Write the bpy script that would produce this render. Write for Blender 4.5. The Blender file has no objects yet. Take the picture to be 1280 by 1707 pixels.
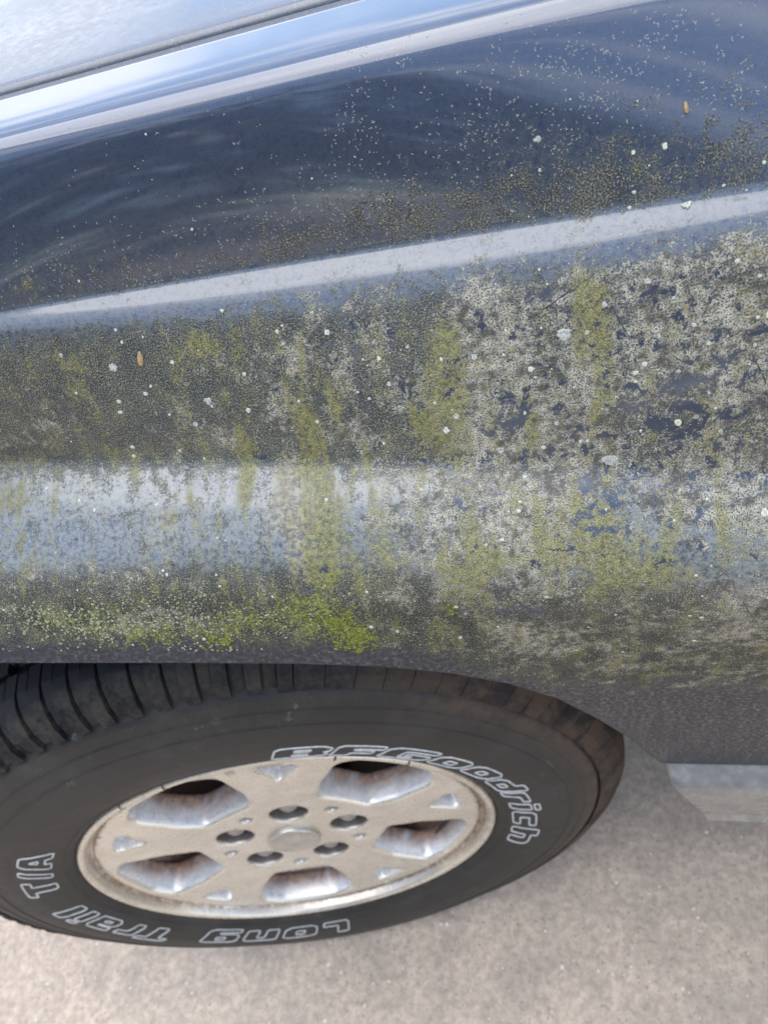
import bpy, bmesh, math, random
import numpy as np
from mathutils import Vector, Matrix
from mathutils.geometry import delaunay_2d_cdt
random.seed(7); rng = np.random.default_rng(11)
scene = bpy.context.scene
R = math.radians

# ------------------------------------------------------------------ camera
cam_data = bpy.data.cameras.new('camera')
cam = bpy.data.objects.new('camera', cam_data)
scene.collection.objects.link(cam)
scene.camera = cam
cam_data.sensor_fit = 'VERTICAL'
cam_data.sensor_height = 24.0
cam_data.lens = 24.0 * 1240.0 / 1707.0
cam_data.clip_start = 0.02
cam_data.clip_end = 500
cam.matrix_world = Matrix(((0.96908, 0.06105, 0.23907, 0.30513), (0.11167, 0.75546, -0.64560, -0.22865), (-0.22002, 0.65234, 0.72529, 1.15507), (0, 0, 0, 1)))
cam_data.dof.use_dof = True
cam_data.dof.focus_distance = 0.37
cam_data.dof.aperture_fstop = 7.5

# ------------------------------------------------------------------ world, sun, exposure
SUN_EL, SUN_AZ = R(78), R(285)       # azimuth clockwise from +y
world = bpy.data.worlds.new('World'); scene.world = world; world.use_nodes = True
wn, wl = world.node_tree.nodes, world.node_tree.links
wn.clear()
w_out = wn.new('ShaderNodeOutputWorld'); w_bg = wn.new('ShaderNodeBackground')
w_sky = wn.new('ShaderNodeTexSky'); w_sky.sky_type = 'NISHITA'; w_sky.sun_disc = False
w_sky.sun_elevation = SUN_EL; w_sky.sun_rotation = SUN_AZ; w_sky.air_density = 1.0; w_sky.dust_density = 0.6
w_tc = wn.new('ShaderNodeTexCoord'); w_map = wn.new('ShaderNodeMapping')
w_map.inputs['Scale'].default_value = (1.0, 1.0, 4.6)
w_map.inputs['Location'].default_value = (2.9, 0.1, 0.2)
w_no = wn.new('ShaderNodeTexNoise'); w_no.inputs['Scale'].default_value = 2.3
w_no.inputs['Detail'].default_value = 9; w_no.inputs['Roughness'].default_value = 0.58
w_no.inputs['Distortion'].default_value = 0.35
w_rmp = wn.new('ShaderNodeValToRGB')
w_rmp.color_ramp.elements[0].position = 0.47; w_rmp.color_ramp.elements[1].position = 0.62
w_mix = wn.new('ShaderNodeMix'); w_mix.data_type = 'RGBA'
w_mix.inputs[7].default_value = (6.0, 6.2, 6.7, 1)
w_bg.inputs['Strength'].default_value = 0.15
wl.new(w_tc.outputs['Generated'], w_map.inputs[0]); wl.new(w_map.outputs[0], w_no.inputs['Vector'])
wl.new(w_no.outputs['Fac'], w_rmp.inputs[0]); wl.new(w_rmp.outputs[0], w_mix.inputs[0])
wl.new(w_sky.outputs[0], w_mix.inputs[6]); wl.new(w_mix.outputs[2], w_bg.inputs['Color'])
wl.new(w_bg.outputs[0], w_out.inputs['Surface'])

sun_data = bpy.data.lights.new('sun', 'SUN'); sun = bpy.data.objects.new('sun', sun_data)
scene.collection.objects.link(sun)
sun_data.energy = 1.1; sun_data.angle = R(68); sun_data.color = (1.0, 0.94, 0.86)
_d = Vector((math.sin(SUN_AZ) * math.cos(SUN_EL), math.cos(SUN_AZ) * math.cos(SUN_EL), math.sin(SUN_EL)))
sun.rotation_euler = _d.to_track_quat('Z', 'Y').to_euler(); sun.location = _d * 20

scene.view_settings.view_transform = 'Standard'; scene.view_settings.look = 'None'
scene.view_settings.exposure = 1.34; scene.view_settings.gamma = 1.0
scene.view_settings.use_curve_mapping = False

# ------------------------------------------------------------------ helpers
def link(o):
    scene.collection.objects.link(o); return o
def tag(o, label=None, cat=None, group=None, kind=None):
    if label: o['label'] = label
    if cat: o['category'] = cat
    if group: o['group'] = group
    if kind: o['kind'] = kind
    return o
def empty(name, loc=(0, 0, 0), rz=0.0, parent=None):
    o = link(bpy.data.objects.new(name, None)); o.location = loc; o.rotation_euler = (0, 0, rz)
    o.empty_display_size = 0.1
    if parent: o.parent = parent
    return o
def mesh_obj(name, verts, faces, mat, parent=None, smooth=True, mesh_only=False):
    me = bpy.data.meshes.new(name)
    me.from_pydata([tuple(map(float, v)) for v in verts], [], [tuple(int(i) for i in f) for f in faces])
    if smooth: me.shade_smooth()
    me.materials.append(mat)
    me.update()
    if mesh_only: return me
    o = link(bpy.data.objects.new(name, me))
    if parent: o.parent = parent
    return o
def put(name, me, parent=None):
    o = link(bpy.data.objects.new(name, me))
    if parent: o.parent = parent
    return o
def grid_faces(nv, nx, closed=False):
    i, j = np.meshgrid(np.arange(nv - 1), np.arange(nx if closed else nx - 1), indexing='ij')
    jn = (j + 1) % nx
    return np.stack([i * nx + j, i * nx + jn, (i + 1) * nx + jn, (i + 1) * nx + j], -1).reshape(-1, 4)
def lathe(prof, n=180, a0=0.0, a1=2 * math.pi):
    """prof: (off, r); wheel local axes: x along, y inward, z up."""
    closed = abs(a1 - a0 - 2 * math.pi) < 1e-6
    m = n if closed else n + 1
    a = a0 + (a1 - a0) * np.arange(m) / n
    V = [[(r * math.cos(t), -o, r * math.sin(t)) for t in a] for o, r in prof]
    return np.array(V).reshape(-1, 3), grid_faces(len(prof), m, closed)
def merge(parts):
    V, F, n = [], [], 0
    for v, f in parts:
        V += [tuple(x) for x in v]; F += [tuple(int(i) + n for i in q) for q in f]; n += len(v)
    return V, F
def bevel_box(x0, x1, y0, y1, z0, z1, b=0.004):
    bm = bmesh.new(); bmesh.ops.create_cube(bm, size=1)
    for v in bm.verts:
        v.co = Vector(((x0 + x1) / 2 + v.co.x * (x1 - x0), (y0 + y1) / 2 + v.co.y * (y1 - y0), (z0 + z1) / 2 + v.co.z * (z1 - z0)))
    bmesh.ops.bevel(bm, geom=bm.edges[:], offset=b, segments=2, affect='EDGES', profile=0.5)
    bm.verts.index_update()
    V = [tuple(v.co) for v in bm.verts]; F = [tuple(v.index for v in f.verts) for f in bm.faces]
    bm.free(); return V, F

# ------------------------------------------------------------------ node helpers
class NT:
    def __init__(s, name):
        s.m = bpy.data.materials.new(name); s.m.use_nodes = True
        s.t = s.m.node_tree; s.t.nodes.clear()
        s.out = s.t.nodes.new('ShaderNodeOutputMaterial')
        s.b = s.t.nodes.new('ShaderNodeBsdfPrincipled')
        s.t.links.new(s.b.outputs[0], s.out.inputs['Surface'])
    def n(s, k): return s.t.nodes.new('ShaderNode' + k)
    def L(s, a, b): s.t.links.new(a, b)
    def setv(s, sock, v):
        if hasattr(v, 'is_linked') or isinstance(v, bpy.types.NodeSocket): s.L(v, sock)
        else: sock.default_value = v
    def P(s, **kw):
        for k, v in kw.items():
            s.setv(s.b.inputs[k.replace('_', ' ')], v)
    def coord(s, which='Object', scale=(1, 1, 1), attr=None):
        if attr:
            a = s.n('Attribute'); a.attribute_name = attr; o = a.outputs['Vector']
        else:
            o = s.n('TexCoord').outputs[which]
        if tuple(scale) == (1, 1, 1): return o
        m = s.n('Mapping'); m.inputs['Scale'].default_value = scale; s.L(o, m.inputs[0]); return m.outputs[0]
    def noise(s, vec, scale, detail=4, rough=0.55, dist=0.0, color=False):
        x = s.n('TexNoise'); x.inputs['Scale'].default_value = scale; x.inputs['Detail'].default_value = detail
        x.inputs['Roughness'].default_value = rough; x.inputs['Distortion'].default_value = dist
        s.L(vec, x.inputs['Vector']); return x.outputs['Color' if color else 'Fac']
    def vor(s, vec, scale, out='Distance', rnd=1.0):
        x = s.n('TexVoronoi'); x.inputs['Scale'].default_value = scale; x.inputs['Randomness'].default_value = rnd
        s.L(vec, x.inputs['Vector']); return x.outputs[out]
    def math(s, op, a, b=0.0, c=None, clamp=False):
        x = s.n('Math'); x.operation = op; x.use_clamp = clamp
        s.setv(x.inputs[0], a); s.setv(x.inputs[1], b)
        if c is not None: s.setv(x.inputs[2], c)
        return x.outputs[0]
    def mr(s, v, a, b, c=0.0, d=1.0, smooth=True):
        x = s.n('MapRange'); x.interpolation_type = 'SMOOTHSTEP' if smooth else 'LINEAR'
        for i, q in enumerate((v, a, b, c, d)): s.setv(x.inputs[i], q)
        return x.outputs[0]
    def mix(s, f, a, b, mode='MIX'):
        x = s.n('Mix'); x.data_type = 'RGBA'; x.blend_type = mode
        s.setv(x.inputs[0], f)
        for i, q in ((6, a), (7, b)):
            if isinstance(q, (tuple, list)): q = tuple(q) + (1,) * (4 - len(q))
            s.setv(x.inputs[i], q)
        return x.outputs[2]
    def mixf(s, f, a, b):
        x = s.n('Mix'); x.data_type = 'FLOAT'
        s.setv(x.inputs[0], f); s.setv(x.inputs[2], a); s.setv(x.inputs[3], b); return x.outputs[0]
    def sep(s, attr):
        a = s.n('Attribute'); a.attribute_name = attr
        x = s.n('SeparateColor'); s.L(a.outputs['Color'], x.inputs[0])
        return x.outputs[0], x.outputs[1], x.outputs[2], a.outputs['Alpha']
    def bump(s, h, strength=0.3, dist=0.001):
        x = s.n('Bump'); x.inputs['Strength'].default_value = strength; x.inputs['Distance'].default_value = dist
        s.L(h, x.inputs['Height']); s.L(x.outputs[0], s.b.inputs['Normal']); return x.outputs[0]
def simple_mat(name, col, rough=0.5, metal=0.0, var=0.25, scale=40.0, bump=0.0, coat=0.0):
    t = NT(name); v = t.coord()
    n1 = t.noise(v, scale, 6, 0.6)
    f = t.mr(n1, 0.3, 0.7, 1 - var, 1 + var, False)
    t.P(Base_Color=t.mix(1.0, col, t.mix(f, (0, 0, 0), (1, 1, 1)), 'MULTIPLY') if False else t.mix(t.mr(n1, 0.3, 0.7), tuple(c * (1 - var) for c in col), tuple(min(1, c * (1 + var)) for c in col)),
        Roughness=t.mr(n1, 0.3, 0.7, max(0.02, rough - 0.08), min(1, rough + 0.08)), Metallic=metal)
    if coat: t.P(Coat_Weight=coat, Coat_Roughness=0.06)
    if bump: t.bump(t.noise(v, scale * 4, 5, 0.6), bump, 0.0006)
    return t.m

# ---- body side surface: seven feature lines running along the car (x) -------
def _lin(x, a, b): return a * x + b
def feature(k, x):
    """y, z of feature line k at stations x (numpy array), metres."""
    xe = np.clip(x, -0.15, 0.47)
    xt = np.clip(x, -0.80, 0.9)
    if k == 0: y, z = 0.0700 * xt + 0.1650, 0.0196 * xt + 1.0577
    elif k == 1: y, z = 0.0280 * xt + 0.1124, 0.0200 * xt + 1.0553
    elif k == 2: y, z = 0.0219 * xt + 0.1078, 0.0235 * xt + 1.0509
    elif k == 3: y, z = -0.4237 * xe**2 + 0.1357 * xe + 0.0818, 0.1871 * xe**2 - 0.0436 * xe + 0.9834
    elif k == 4:
        dz = np.interp(xe, [-.15, 0, .22, .38, .47], [.0018, .0018, .0004, .0016, .002])
        y, z = -0.2812 * xe**2 + 0.0687 * xe + 0.0780 - 1.6 * dz, 0.1939 * xe**2 - 0.0512 * xe + 0.9745 + dz
    elif k == 5: y, z = -0.0219 * xe**2 - 0.1006 * xe + 0.0626, -0.0784 * xe**2 + 0.0130 * xe + 0.8933
    elif k == 6: y, z = -0.0736 * xe**2 - 0.0210 * xe - 0.0016, -0.1111 * xe**2 + 0.0174 * xe + 0.8503
    else:
        z = lip_z(x); y = -0.022 - 0.235 * (z - 0.80)
    nose = np.clip(-0.15 - x, 0, None)
    nf = [0.10, 0.25, 0.30, 0.45, 0.45, 0.40, 0.35, 0.30][k]
    tail = np.clip(x - 0.47, 0, None)
    y = y + nf * nose**2 * (1 + nose)
    if k >= 5: y = y + 0.03 * tail
    return y, z
LIP = [(-0.60, 0.44), (-0.50, 0.50), (-0.44, 0.56), (-0.37, 0.655), (-0.30, 0.729), (-0.21, 0.778), (-0.13, 0.797), (-0.05, 0.802), (0.073, 0.797), (0.148, 0.792), (0.197, 0.784),
       (0.233, 0.770), (0.265, 0.746), (0.292, 0.711), (0.318, 0.653), (0.341, 0.590),
       (0.357, 0.534), (0.371, 0.490), (5.0, 0.490)]
def lip_z(x):
    return np.interp(x, [p[0] for p in LIP], [p[1] for p in LIP])
SEG = [6, 3, 26, 6, 26, 14, 30]          # grid rows between neighbouring features
def body_grid(xs):
    """positions (nv, nx, 3), v coordinate and arc length of the smoothed side surface."""
    rows, vv = [], []
    feats = [feature(k, xs) for k in range(8)]
    for k in range(7):
        y0, z0 = feats[k]; y1, z1 = feats[k + 1]
        n = SEG[k]
        for i in range(n + (k == 6)):
            t = i / n
            bul = 0.0
            if k == 2: bul = 0.003 * 4 * t * (1 - t)
            if k == 4: bul = 0.003 * 4 * t * (1 - t)
            if k == 5: bul = 0.004 * 4 * t * (1 - t)
            dy, dz = y1 - y0, z1 - z0
            L = np.sqrt(dy * dy + dz * dz) + 1e-9
            # bulge outward (towards -y, +z)
            rows.append(np.stack([xs, y0 + dy * t + bul * dz / L, z0 + dz * t - bul * dy / L], -1))
            vv.append(k + t)
    P = np.array(rows); vv = np.array(vv)
    w = np.interp(vv, [0, .3, 1, 2, 2.5, 2.93, 3.0, 3.07, 3.6, 4, 4.3, 5, 6, 6.3, 6.8, 7],
                      [0, .1, .45, .45, .8, .5, .04, .3, .5, .8, .6, .08, .8, .9, .1, 0])[:, None, None]
    for it in range(14):
        Q = P.copy()
        Q[1:-1] = P[1:-1] + 0.5 * w[1:-1] * (0.5 * (P[:-2] + P[2:]) - P[1:-1])
        P = Q
    d = np.linalg.norm(np.diff(P, axis=0), axis=2)
    s = np.concatenate([np.zeros((1, P.shape[1])), np.cumsum(d, 0)], 0)
    return P, vv, s

# ------------------------------------------------------------------ materials
def paint_material(name, weathered=True, dust=0.35):
    """dark blue metallic car paint under algae, lichen crust, grime and dust"""
    t = NT(name)
    sv = t.coord(attr='surf') if weathered else t.coord()
    flake = t.noise(sv, 2600, 1, 0.5)
    base = t.mix(t.mr(flake, 0.35, 0.7), (0.014, 0.023, 0.046), (0.038, 0.062, 0.122))
    n_big = t.noise(sv, 9, 4, 0.55)
    n_mid = t.noise(sv, 55, 6, 0.62, 0.4)
    n_fine = t.noise(sv, 330, 5, 0.68, 0.2)
    n_grain = t.noise(sv, 1300, 3, 0.7)
    if not weathered:
        d = t.mr(t.math('ADD', t.math('MULTIPLY', n_fine, 0.6), t.math('MULTIPLY', n_mid, 0.4)), 0.40, 0.62)
        dd = t.math('MULTIPLY', d, dust)
        t.P(Base_Color=t.mix(dd, base, (0.30, 0.30, 0.29)), Roughness=t.mixf(d, 0.22, 0.42),
            Coat_Weight=1.0, Coat_Roughness=t.mixf(d, 0.05, 0.20), Coat_IOR=1.6)
        t.bump(n_fine, 0.05, 0.0003)
        return t.m
    crust, olive, tan, moss = t.sep('growth')
    clear, grime, film, _a = t.sep('wear')
    # combined grain used to break every edge
    g = t.math('ADD', t.math('ADD', t.math('MULTIPLY', n_mid, 0.42), t.math('MULTIPLY', n_fine, 0.36)), t.math('MULTIPLY', n_grain, 0.22))
    g2 = t.math('ADD', t.math('MULTIPLY', t.noise(sv, 120, 6, 0.7, 0.6), 0.55), t.math('MULTIPLY', t.noise(sv, 700, 4, 0.7), 0.45))
    st = t.n('Mapping'); st.inputs['Scale'].default_value = (1.0, 0.10, 1.0); t.L(sv, st.inputs[0])
    n_str = t.noise(st.outputs[0], 130, 5, 0.6, 0.3)
    dstr = t.math('MULTIPLY', t.math('SUBTRACT', n_str, 0.5), 0.30)
    g = t.math('ADD', g, dstr); g2 = t.math('ADD', g2, t.math('MULTIPLY', dstr, 0.6))
    def cover(dens, noise, soft, lo=0.36, hi=0.64):
        th = t.mr(dens, 0.0, 1.0, hi, lo, False)
        return t.math('MULTIPLY', t.mr(noise, t.math('SUBTRACT', th, soft), t.math('ADD', th, soft)), t.mr(dens, 0.0, 0.12))
    # vertical wash streaks
    # thin dusty veil
    veil = t.math('MULTIPLY', film, t.mr(t.math('ADD', t.math('MULTIPLY', n_str, 0.15), t.math('MULTIPLY', n_fine, 0.85)), 0.30, 0.56), None)
    col = t.mix(t.math('MULTIPLY', veil, t.mixf(_a, 0.66, 0.9)), base, t.mix(_a, (0.29, 0.30, 0.255), (0.034, 0.032, 0.029)))
    # dark olive grime of tiny specks
    n_lo = t.noise(sv, 30, 7, 0.72, 0.5)
    n_flk = t.noise(sv, 120, 9, 0.80, 0.3)
    m_gr = cover(grime, g2, 0.06)
    gr_col = t.mix(t.mr(n_mid, 0.38, 0.62), (0.020, 0.022, 0.019), (0.080, 0.077, 0.050))
    gr_col = t.mix(t.mr(n_grain, 0.50, 0.64), gr_col, (0.29, 0.28, 0.20))
    gr_col = t.mix(t.mr(n_grain, 0.485, 0.43), gr_col, (0.014, 0.017, 0.022))
    col = t.mix(t.math('MULTIPLY', m_gr, 0.88), col, gr_col)
    # tan dried film
    m_tan = cover(tan, g, 0.10)
    tan_col = t.mix(t.mr(n_fine, 0.40, 0.62), (0.14, 0.122, 0.080), (0.37, 0.335, 0.24))
    col = t.mix(t.math('MULTIPLY', m_tan, 0.85), col, tan_col)
    # pale grey crust
    g3 = t.math('ADD', t.math('MULTIPLY', g2, 0.82), t.math('MULTIPLY', n_lo, 0.38))
    m_cr = cover(crust, t.math('MULTIPLY_ADD', g3, 0.85, 0.0), 0.030, 0.35, 0.575)
    n_c = t.noise(sv, 210, 5, 0.7)
    cr_col = t.mix(t.mr(t.math('ADD', t.math('MULTIPLY', n_c, .6), t.math('MULTIPLY', n_mid, .4)), 0.39, 0.60), (0.085, 0.078, 0.056), (0.49, 0.462, 0.37))
    cr_col = t.mix(t.mr(n_grain, 0.49, 0.43), cr_col, (0.035, 0.036, 0.038))
    col = t.mix(t.math('MULTIPLY', m_cr, 0.92), col, cr_col)
    # olive algae
    m_ol = cover(olive, t.math('ADD', g, t.math('MULTIPLY', dstr, 0.7)), 0.08)
    ol_col = t.mix(t.mr(n_fine, 0.36, 0.66), (0.075, 0.072, 0.020), (0.23, 0.215, 0.070))
    ol_col = t.mix(t.mr(n_grain, 0.52, 0.66), ol_col, (0.38, 0.37, 0.20))
    col = t.mix(t.math('MULTIPLY', m_ol, 0.80), col, ol_col)
    # bright yellow-green moss
    m_mo = cover(moss, g2, 0.05)
    mo_col = t.mix(t.mr(n_fine, 0.38, 0.62), (0.085, 0.10, 0.02), (0.30, 0.33, 0.055))
    col = t.mix(t.math('MULTIPLY', m_mo, 0.9), col, mo_col)
    # bare paint flakes where the crust let go
    m_cl = cover(clear, n_flk, 0.018, 0.40, 0.66)
    col = t.mix(m_cl, col, t.mix(0.35, base, (0.045, 0.048, 0.052)))
    keep = t.math('SUBTRACT', 1.0, m_cl)
    tot = t.math('MAXIMUM', t.math('MAXIMUM', m_gr, m_tan), t.math('MAXIMUM', m_cr, t.math('MAXIMUM', m_ol, m_mo)))
    tot = t.math('MULTIPLY', tot, keep)
    tot2 = t.math('MAXIMUM', tot, t.math('MULTIPLY', veil, 0.45))
    coat = t.math('SUBTRACT', t.math('SUBTRACT', 1.0, t.math('MULTIPLY', tot, 0.58)), t.math('MULTIPLY', veil, t.mixf(_a, 0.15, 0.98)))
    t.P(Base_Color=col, Roughness=t.mixf(tot2, 0.38, 0.72), Metallic=t.mixf(t.math('MAXIMUM', tot2, _a), 0.35, 0.0),
        Coat_Weight=coat, Coat_Roughness=t.mixf(tot2, 0.07, 0.30), Coat_IOR=1.75, Specular_IOR_Level=t.mixf(t.math('MAXIMUM', tot2, t.math('MULTIPLY', _a, 0.8)), 0.5, 0.2))
    h = t.math('ADD', t.math('MULTIPLY', t.math('ADD', m_cr, m_mo), t.math('ADD', n_fine, n_grain)), t.math('MULTIPLY', tot, n_grain))
    t.bump(t.math('MULTIPLY', h, t.mixf(_a, 1.0, 0.35)), 0.35, 0.0006)
    return t.m

def hood_material():
    t = NT('weathered_hood_paint'); v = t.coord()
    flake = t.noise(v, 2600, 1, 0.5)
    base = t.mix(t.mr(flake, 0.35, 0.7), (0.03, 0.045, 0.08), (0.08, 0.10, 0.15))
    n1 = t.noise(v, 14, 6, 0.6, 0.5); n2 = t.noise(v, 160, 5, 0.7); n3 = t.noise(v, 900, 3, 0.7)
    ox = t.mr(t.math('ADD', t.math('MULTIPLY', n1, 0.5), t.math('MULTIPLY', n2, 0.5)), 0.38, 0.58, 0.25, 0.85)
    col = t.mix(ox, base, (0.13, 0.135, 0.14))
    col = t.mix(t.mr(n3, 0.60, 0.70), col, (0.30, 0.30, 0.30))
    t.P(Base_Color=col, Roughness=0.5, Coat_Weight=t.mixf(ox, 1.0, 0.35), Coat_Roughness=t.mixf(ox, 0.05, 0.16), Coat_IOR=1.6)
    t.bump(t.math('ADD', n2, n3), 0.25, 0.0004)
    return t.m

def rubber_material():
    t = NT('dusty_tyre_rubber'); v = t.coord()
    n1 = t.noise(v, 12, 6, 0.62, 0.5); n2 = t.noise(v, 90, 6, 0.65); n3 = t.noise(v, 700, 3, 0.6)
    d = t.mr(t.math('ADD', t.math('MULTIPLY', n1, 0.65), t.math('MULTIPLY', n2, 0.35)), 0.42, 0.66)
    col = t.mix(d, (0.017, 0.0165, 0.0155), (0.046, 0.042, 0.036))
    ux = t.n('SeparateXYZ'); t.L(v, ux.inputs[0])
    rr = t.math('SQRT', t.math('ADD', t.math('MULTIPLY', ux.outputs[0], ux.outputs[0]), t.math('MULTIPLY', ux.outputs[2], ux.outputs[2])))
    # rusty brown dirt caked on the rearward shoulder of the tyre
    edge = t.math('MULTIPLY', t.mr(rr, 0.295, 0.345), t.mr(t.math('ADD', ux.outputs[0], t.math('MULTIPLY', n1, 0.25)), 0.22, 0.42))
    col = t.mix(t.math('MULTIPLY', edge, t.mr(n2, 0.36, 0.62, 0.15, 0.8)), col, (0.115, 0.072, 0.045))
    sc = t.math('MULTIPLY', t.mr(t.noise(v, 60, 7, 0.75), 0.60, 0.68), t.mr(t.noise(v, 7, 3, 0.5), 0.48, 0.60))
    col = t.mix(t.math('MULTIPLY', sc, 0.6), col, (0.15, 0.14, 0.13))
    col = t.mix(t.mr(n3, 0.66, 0.74, 0, 0.4), col, (0.16, 0.15, 0.14))
    t.P(Base_Color=col, Roughness=t.mixf(d, 0.52, 0.78), Specular_IOR_Level=0.42)
    t.bump(t.math('ADD', n2, n3), 0.18, 0.0008)
    return t.m

def tread_material():
    t = NT('shaded_tread_rubber'); v = t.coord('Object')
    w = t.n('NewGeometry').outputs['Position']
    n1 = t.noise(w, 30, 6, 0.65); n2 = t.noise(w, 260, 5, 0.65)
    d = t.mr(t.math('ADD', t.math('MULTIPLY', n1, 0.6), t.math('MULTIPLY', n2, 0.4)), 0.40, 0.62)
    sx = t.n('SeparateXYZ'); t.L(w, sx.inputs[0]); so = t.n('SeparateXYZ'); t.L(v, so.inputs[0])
    d = t.math('MULTIPLY', d, t.mr(so.outputs[1], 0.014, 0.026, 1.0, 0.08))  # tread tops darker than the dusty sides: fender-lip shade painted in
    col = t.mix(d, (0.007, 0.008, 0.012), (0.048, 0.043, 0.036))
    col = t.mix(t.math('MULTIPLY', t.mr(sx.outputs[0], 0.10, 0.30), t.mr(n1, 0.42, 0.6, 0.1, 0.75)), col, (0.10, 0.062, 0.040))
    t.P(Base_Color=col, Roughness=t.mixf(d, 0.6, 0.85), Specular_IOR_Level=0.25)
    t.bump(n2, 0.25, 0.0008)
    return t.m

def rim_material():
    t = NT('champagne_painted_alloy'); v = t.coord()
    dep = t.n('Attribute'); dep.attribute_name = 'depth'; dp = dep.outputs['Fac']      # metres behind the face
    ux = t.n('SeparateXYZ'); t.L(v, ux.inputs[0])
    rr = t.math('SQRT', t.math('ADD', t.math('MULTIPLY', ux.outputs[0], ux.outputs[0]), t.math('MULTIPLY', ux.outputs[2], ux.outputs[2])))
    n1 = t.noise(v, 25, 6, 0.65, 0.6); n2 = t.noise(v, 140, 6, 0.7); n3 = t.noise(v, 900, 2, 0.6)
    face = t.mix(t.mr(n1, 0.35, 0.7), (0.64, 0.585, 0.485), (0.74, 0.69, 0.595))
    wall = t.mix(t.mr(n2, 0.35, 0.68), (0.62, 0.61, 0.60), (0.76, 0.755, 0.75))
    col = t.mix(t.mr(dp, 0.001, 0.006), face, wall)
    # brown corrosion bleeding in the pockets and in the groove under the flange
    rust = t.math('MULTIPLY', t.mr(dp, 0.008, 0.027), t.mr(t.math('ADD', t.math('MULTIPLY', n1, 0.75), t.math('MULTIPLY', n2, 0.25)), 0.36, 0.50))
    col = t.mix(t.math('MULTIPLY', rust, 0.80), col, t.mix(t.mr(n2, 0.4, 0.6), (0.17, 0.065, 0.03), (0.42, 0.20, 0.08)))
    col = t.mix(t.mr(dp, 0.032, 0.040), col, (0.020, 0.016, 0.014))  # deep barrel blackened by depth: cavity shade painted in along with brake dust
    gro = t.math('MULTIPLY', t.math('MULTIPLY', t.mr(rr, 0.198, 0.203), t.mr(rr, 0.2115, 0.2075)), t.mr(t.math('ADD', t.math('MULTIPLY', n1, 0.7), t.math('MULTIPLY', ux.outputs[2], -0.9)), 0.12, 0.42))
    col = t.mix(t.math('MULTIPLY', gro, t.mr(n2, 0.36, 0.6, 0.35, 0.95)), col, (0.20, 0.11, 0.06))
    lipd = t.math('MULTIPLY', t.mr(rr, 0.2085, 0.212), t.mr(n1, 0.45, 0.62))
    col = t.mix(t.math('MULTIPLY', lipd, 0.45), col, (0.34, 0.24, 0.17))
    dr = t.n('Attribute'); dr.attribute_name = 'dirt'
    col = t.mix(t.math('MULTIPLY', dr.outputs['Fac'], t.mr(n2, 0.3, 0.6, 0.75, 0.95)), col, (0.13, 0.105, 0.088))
    t.P(Base_Color=col, Metallic=t.mixf(t.mr(dp, 0.001, 0.006), 0.60, 0.40), Roughness=t.mixf(rust, t.mr(n2, 0.3, 0.7, 0.24, 0.36), 0.7),
        Coat_Weight=0.35, Coat_Roughness=0.22)
    return t.m

def ground_material():
    t = NT('worn_concrete_paving'); v = t.coord()
    nb = t.noise(v, 1.6, 5, 0.6); n0 = t.noise(v, 14, 6, 0.65, 0.3); n1 = t.noise(v, 90, 6, 0.68); n2 = t.noise(v, 420, 4, 0.7)
    vo = t.vor(v, 210, 'Distance'); vc = t.vor(v, 210, 'Color')
    col = t.mix(t.mr(n1, 0.34, 0.68), (0.46, 0.365, 0.28), (0.70, 0.575, 0.45))
    col = t.mix(t.mr(n0, 0.40, 0.66, 0, 0.45), col, (0.32, 0.27, 0.225))
    cs = t.n('SeparateColor'); t.L(vc, cs.inputs[0])
    pick = t.math('MULTIPLY', t.mr(vo, 0.48, 0.30), t.mr(cs.outputs[0], 0.55, 0.8))
    peb = t.mix(cs.outputs[1], (0.20, 0.16, 0.14), (0.56, 0.50, 0.44))
    col = t.mix(t.math('MULTIPLY', pick, 0.55), col, peb)
    col = t.mix(t.mr(n2, 0.56, 0.74, 0, 0.5), col, (0.55, 0.50, 0.46))
    col = t.mix(t.mr(n2, 0.44, 0.30, 0, 0.5), col, (0.13, 0.115, 0.105))
    col = t.mix(t.mr(nb, 0.4, 0.65, 0, 0.2), col, (0.22, 0.205, 0.19))
    t.P(Base_Color=col, Roughness=0.86)
    t.bump(t.math('ADD', t.math('ADD', n1, n2), t.math('MULTIPLY', pick, 0.8)), 0.45, 0.0022)
    return t.m

def lichen_material(name, c0, c1):
    t = NT(name); v = t.n('NewGeometry').outputs['Position']
    n = t.noise(v, 900, 4, 0.7)
    t.P(Base_Color=t.mix(t.mr(n, 0.36, 0.62), c0, c1), Roughness=0.9, Specular_IOR_Level=0.2)
    t.bump(n, 0.6, 0.0005)
    return t.m
M_paint = paint_material('weathered_blue_paint')
M_plain = paint_material('dusty_blue_paint', False)
M_hood = hood_material()
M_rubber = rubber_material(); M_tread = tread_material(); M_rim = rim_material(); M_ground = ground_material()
M_bare = simple_mat('bare_dark_paint', (0.030, 0.038, 0.052), 0.4, 0, 0.3, 400)
M_black = simple_mat('black_plastic_liner', (0.018, 0.018, 0.019), 0.7, 0, 0.3, 60)
M_steel = simple_mat('tarnished_steel', (0.30, 0.275, 0.25), 0.35, 0.45, 0.25, 120)
M_disc = simple_mat('rusty_iron', (0.022, 0.014, 0.011), 0.75, 0.3, 0.4, 60)
M_white = simple_mat('white_raised_rubber', (0.50, 0.50, 0.49), 0.6, 0, 0.2, 260)
M_rocker = simple_mat('grey_sill_cladding', (0.23, 0.215, 0.19), 0.24, 0, 0.2, 90, 0.1, 0.4)
M_glass = simple_mat('dark_tinted_glass', (0.010, 0.012, 0.014), 0.06, 0, 0.1, 5)
M_lich = lichen_material('pale_lichen', (0.36, 0.38, 0.31), (0.58, 0.60, 0.51))
M_lichg = lichen_material('grey_lichen', (0.24, 0.245, 0.22), (0.50, 0.50, 0.45))
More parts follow.
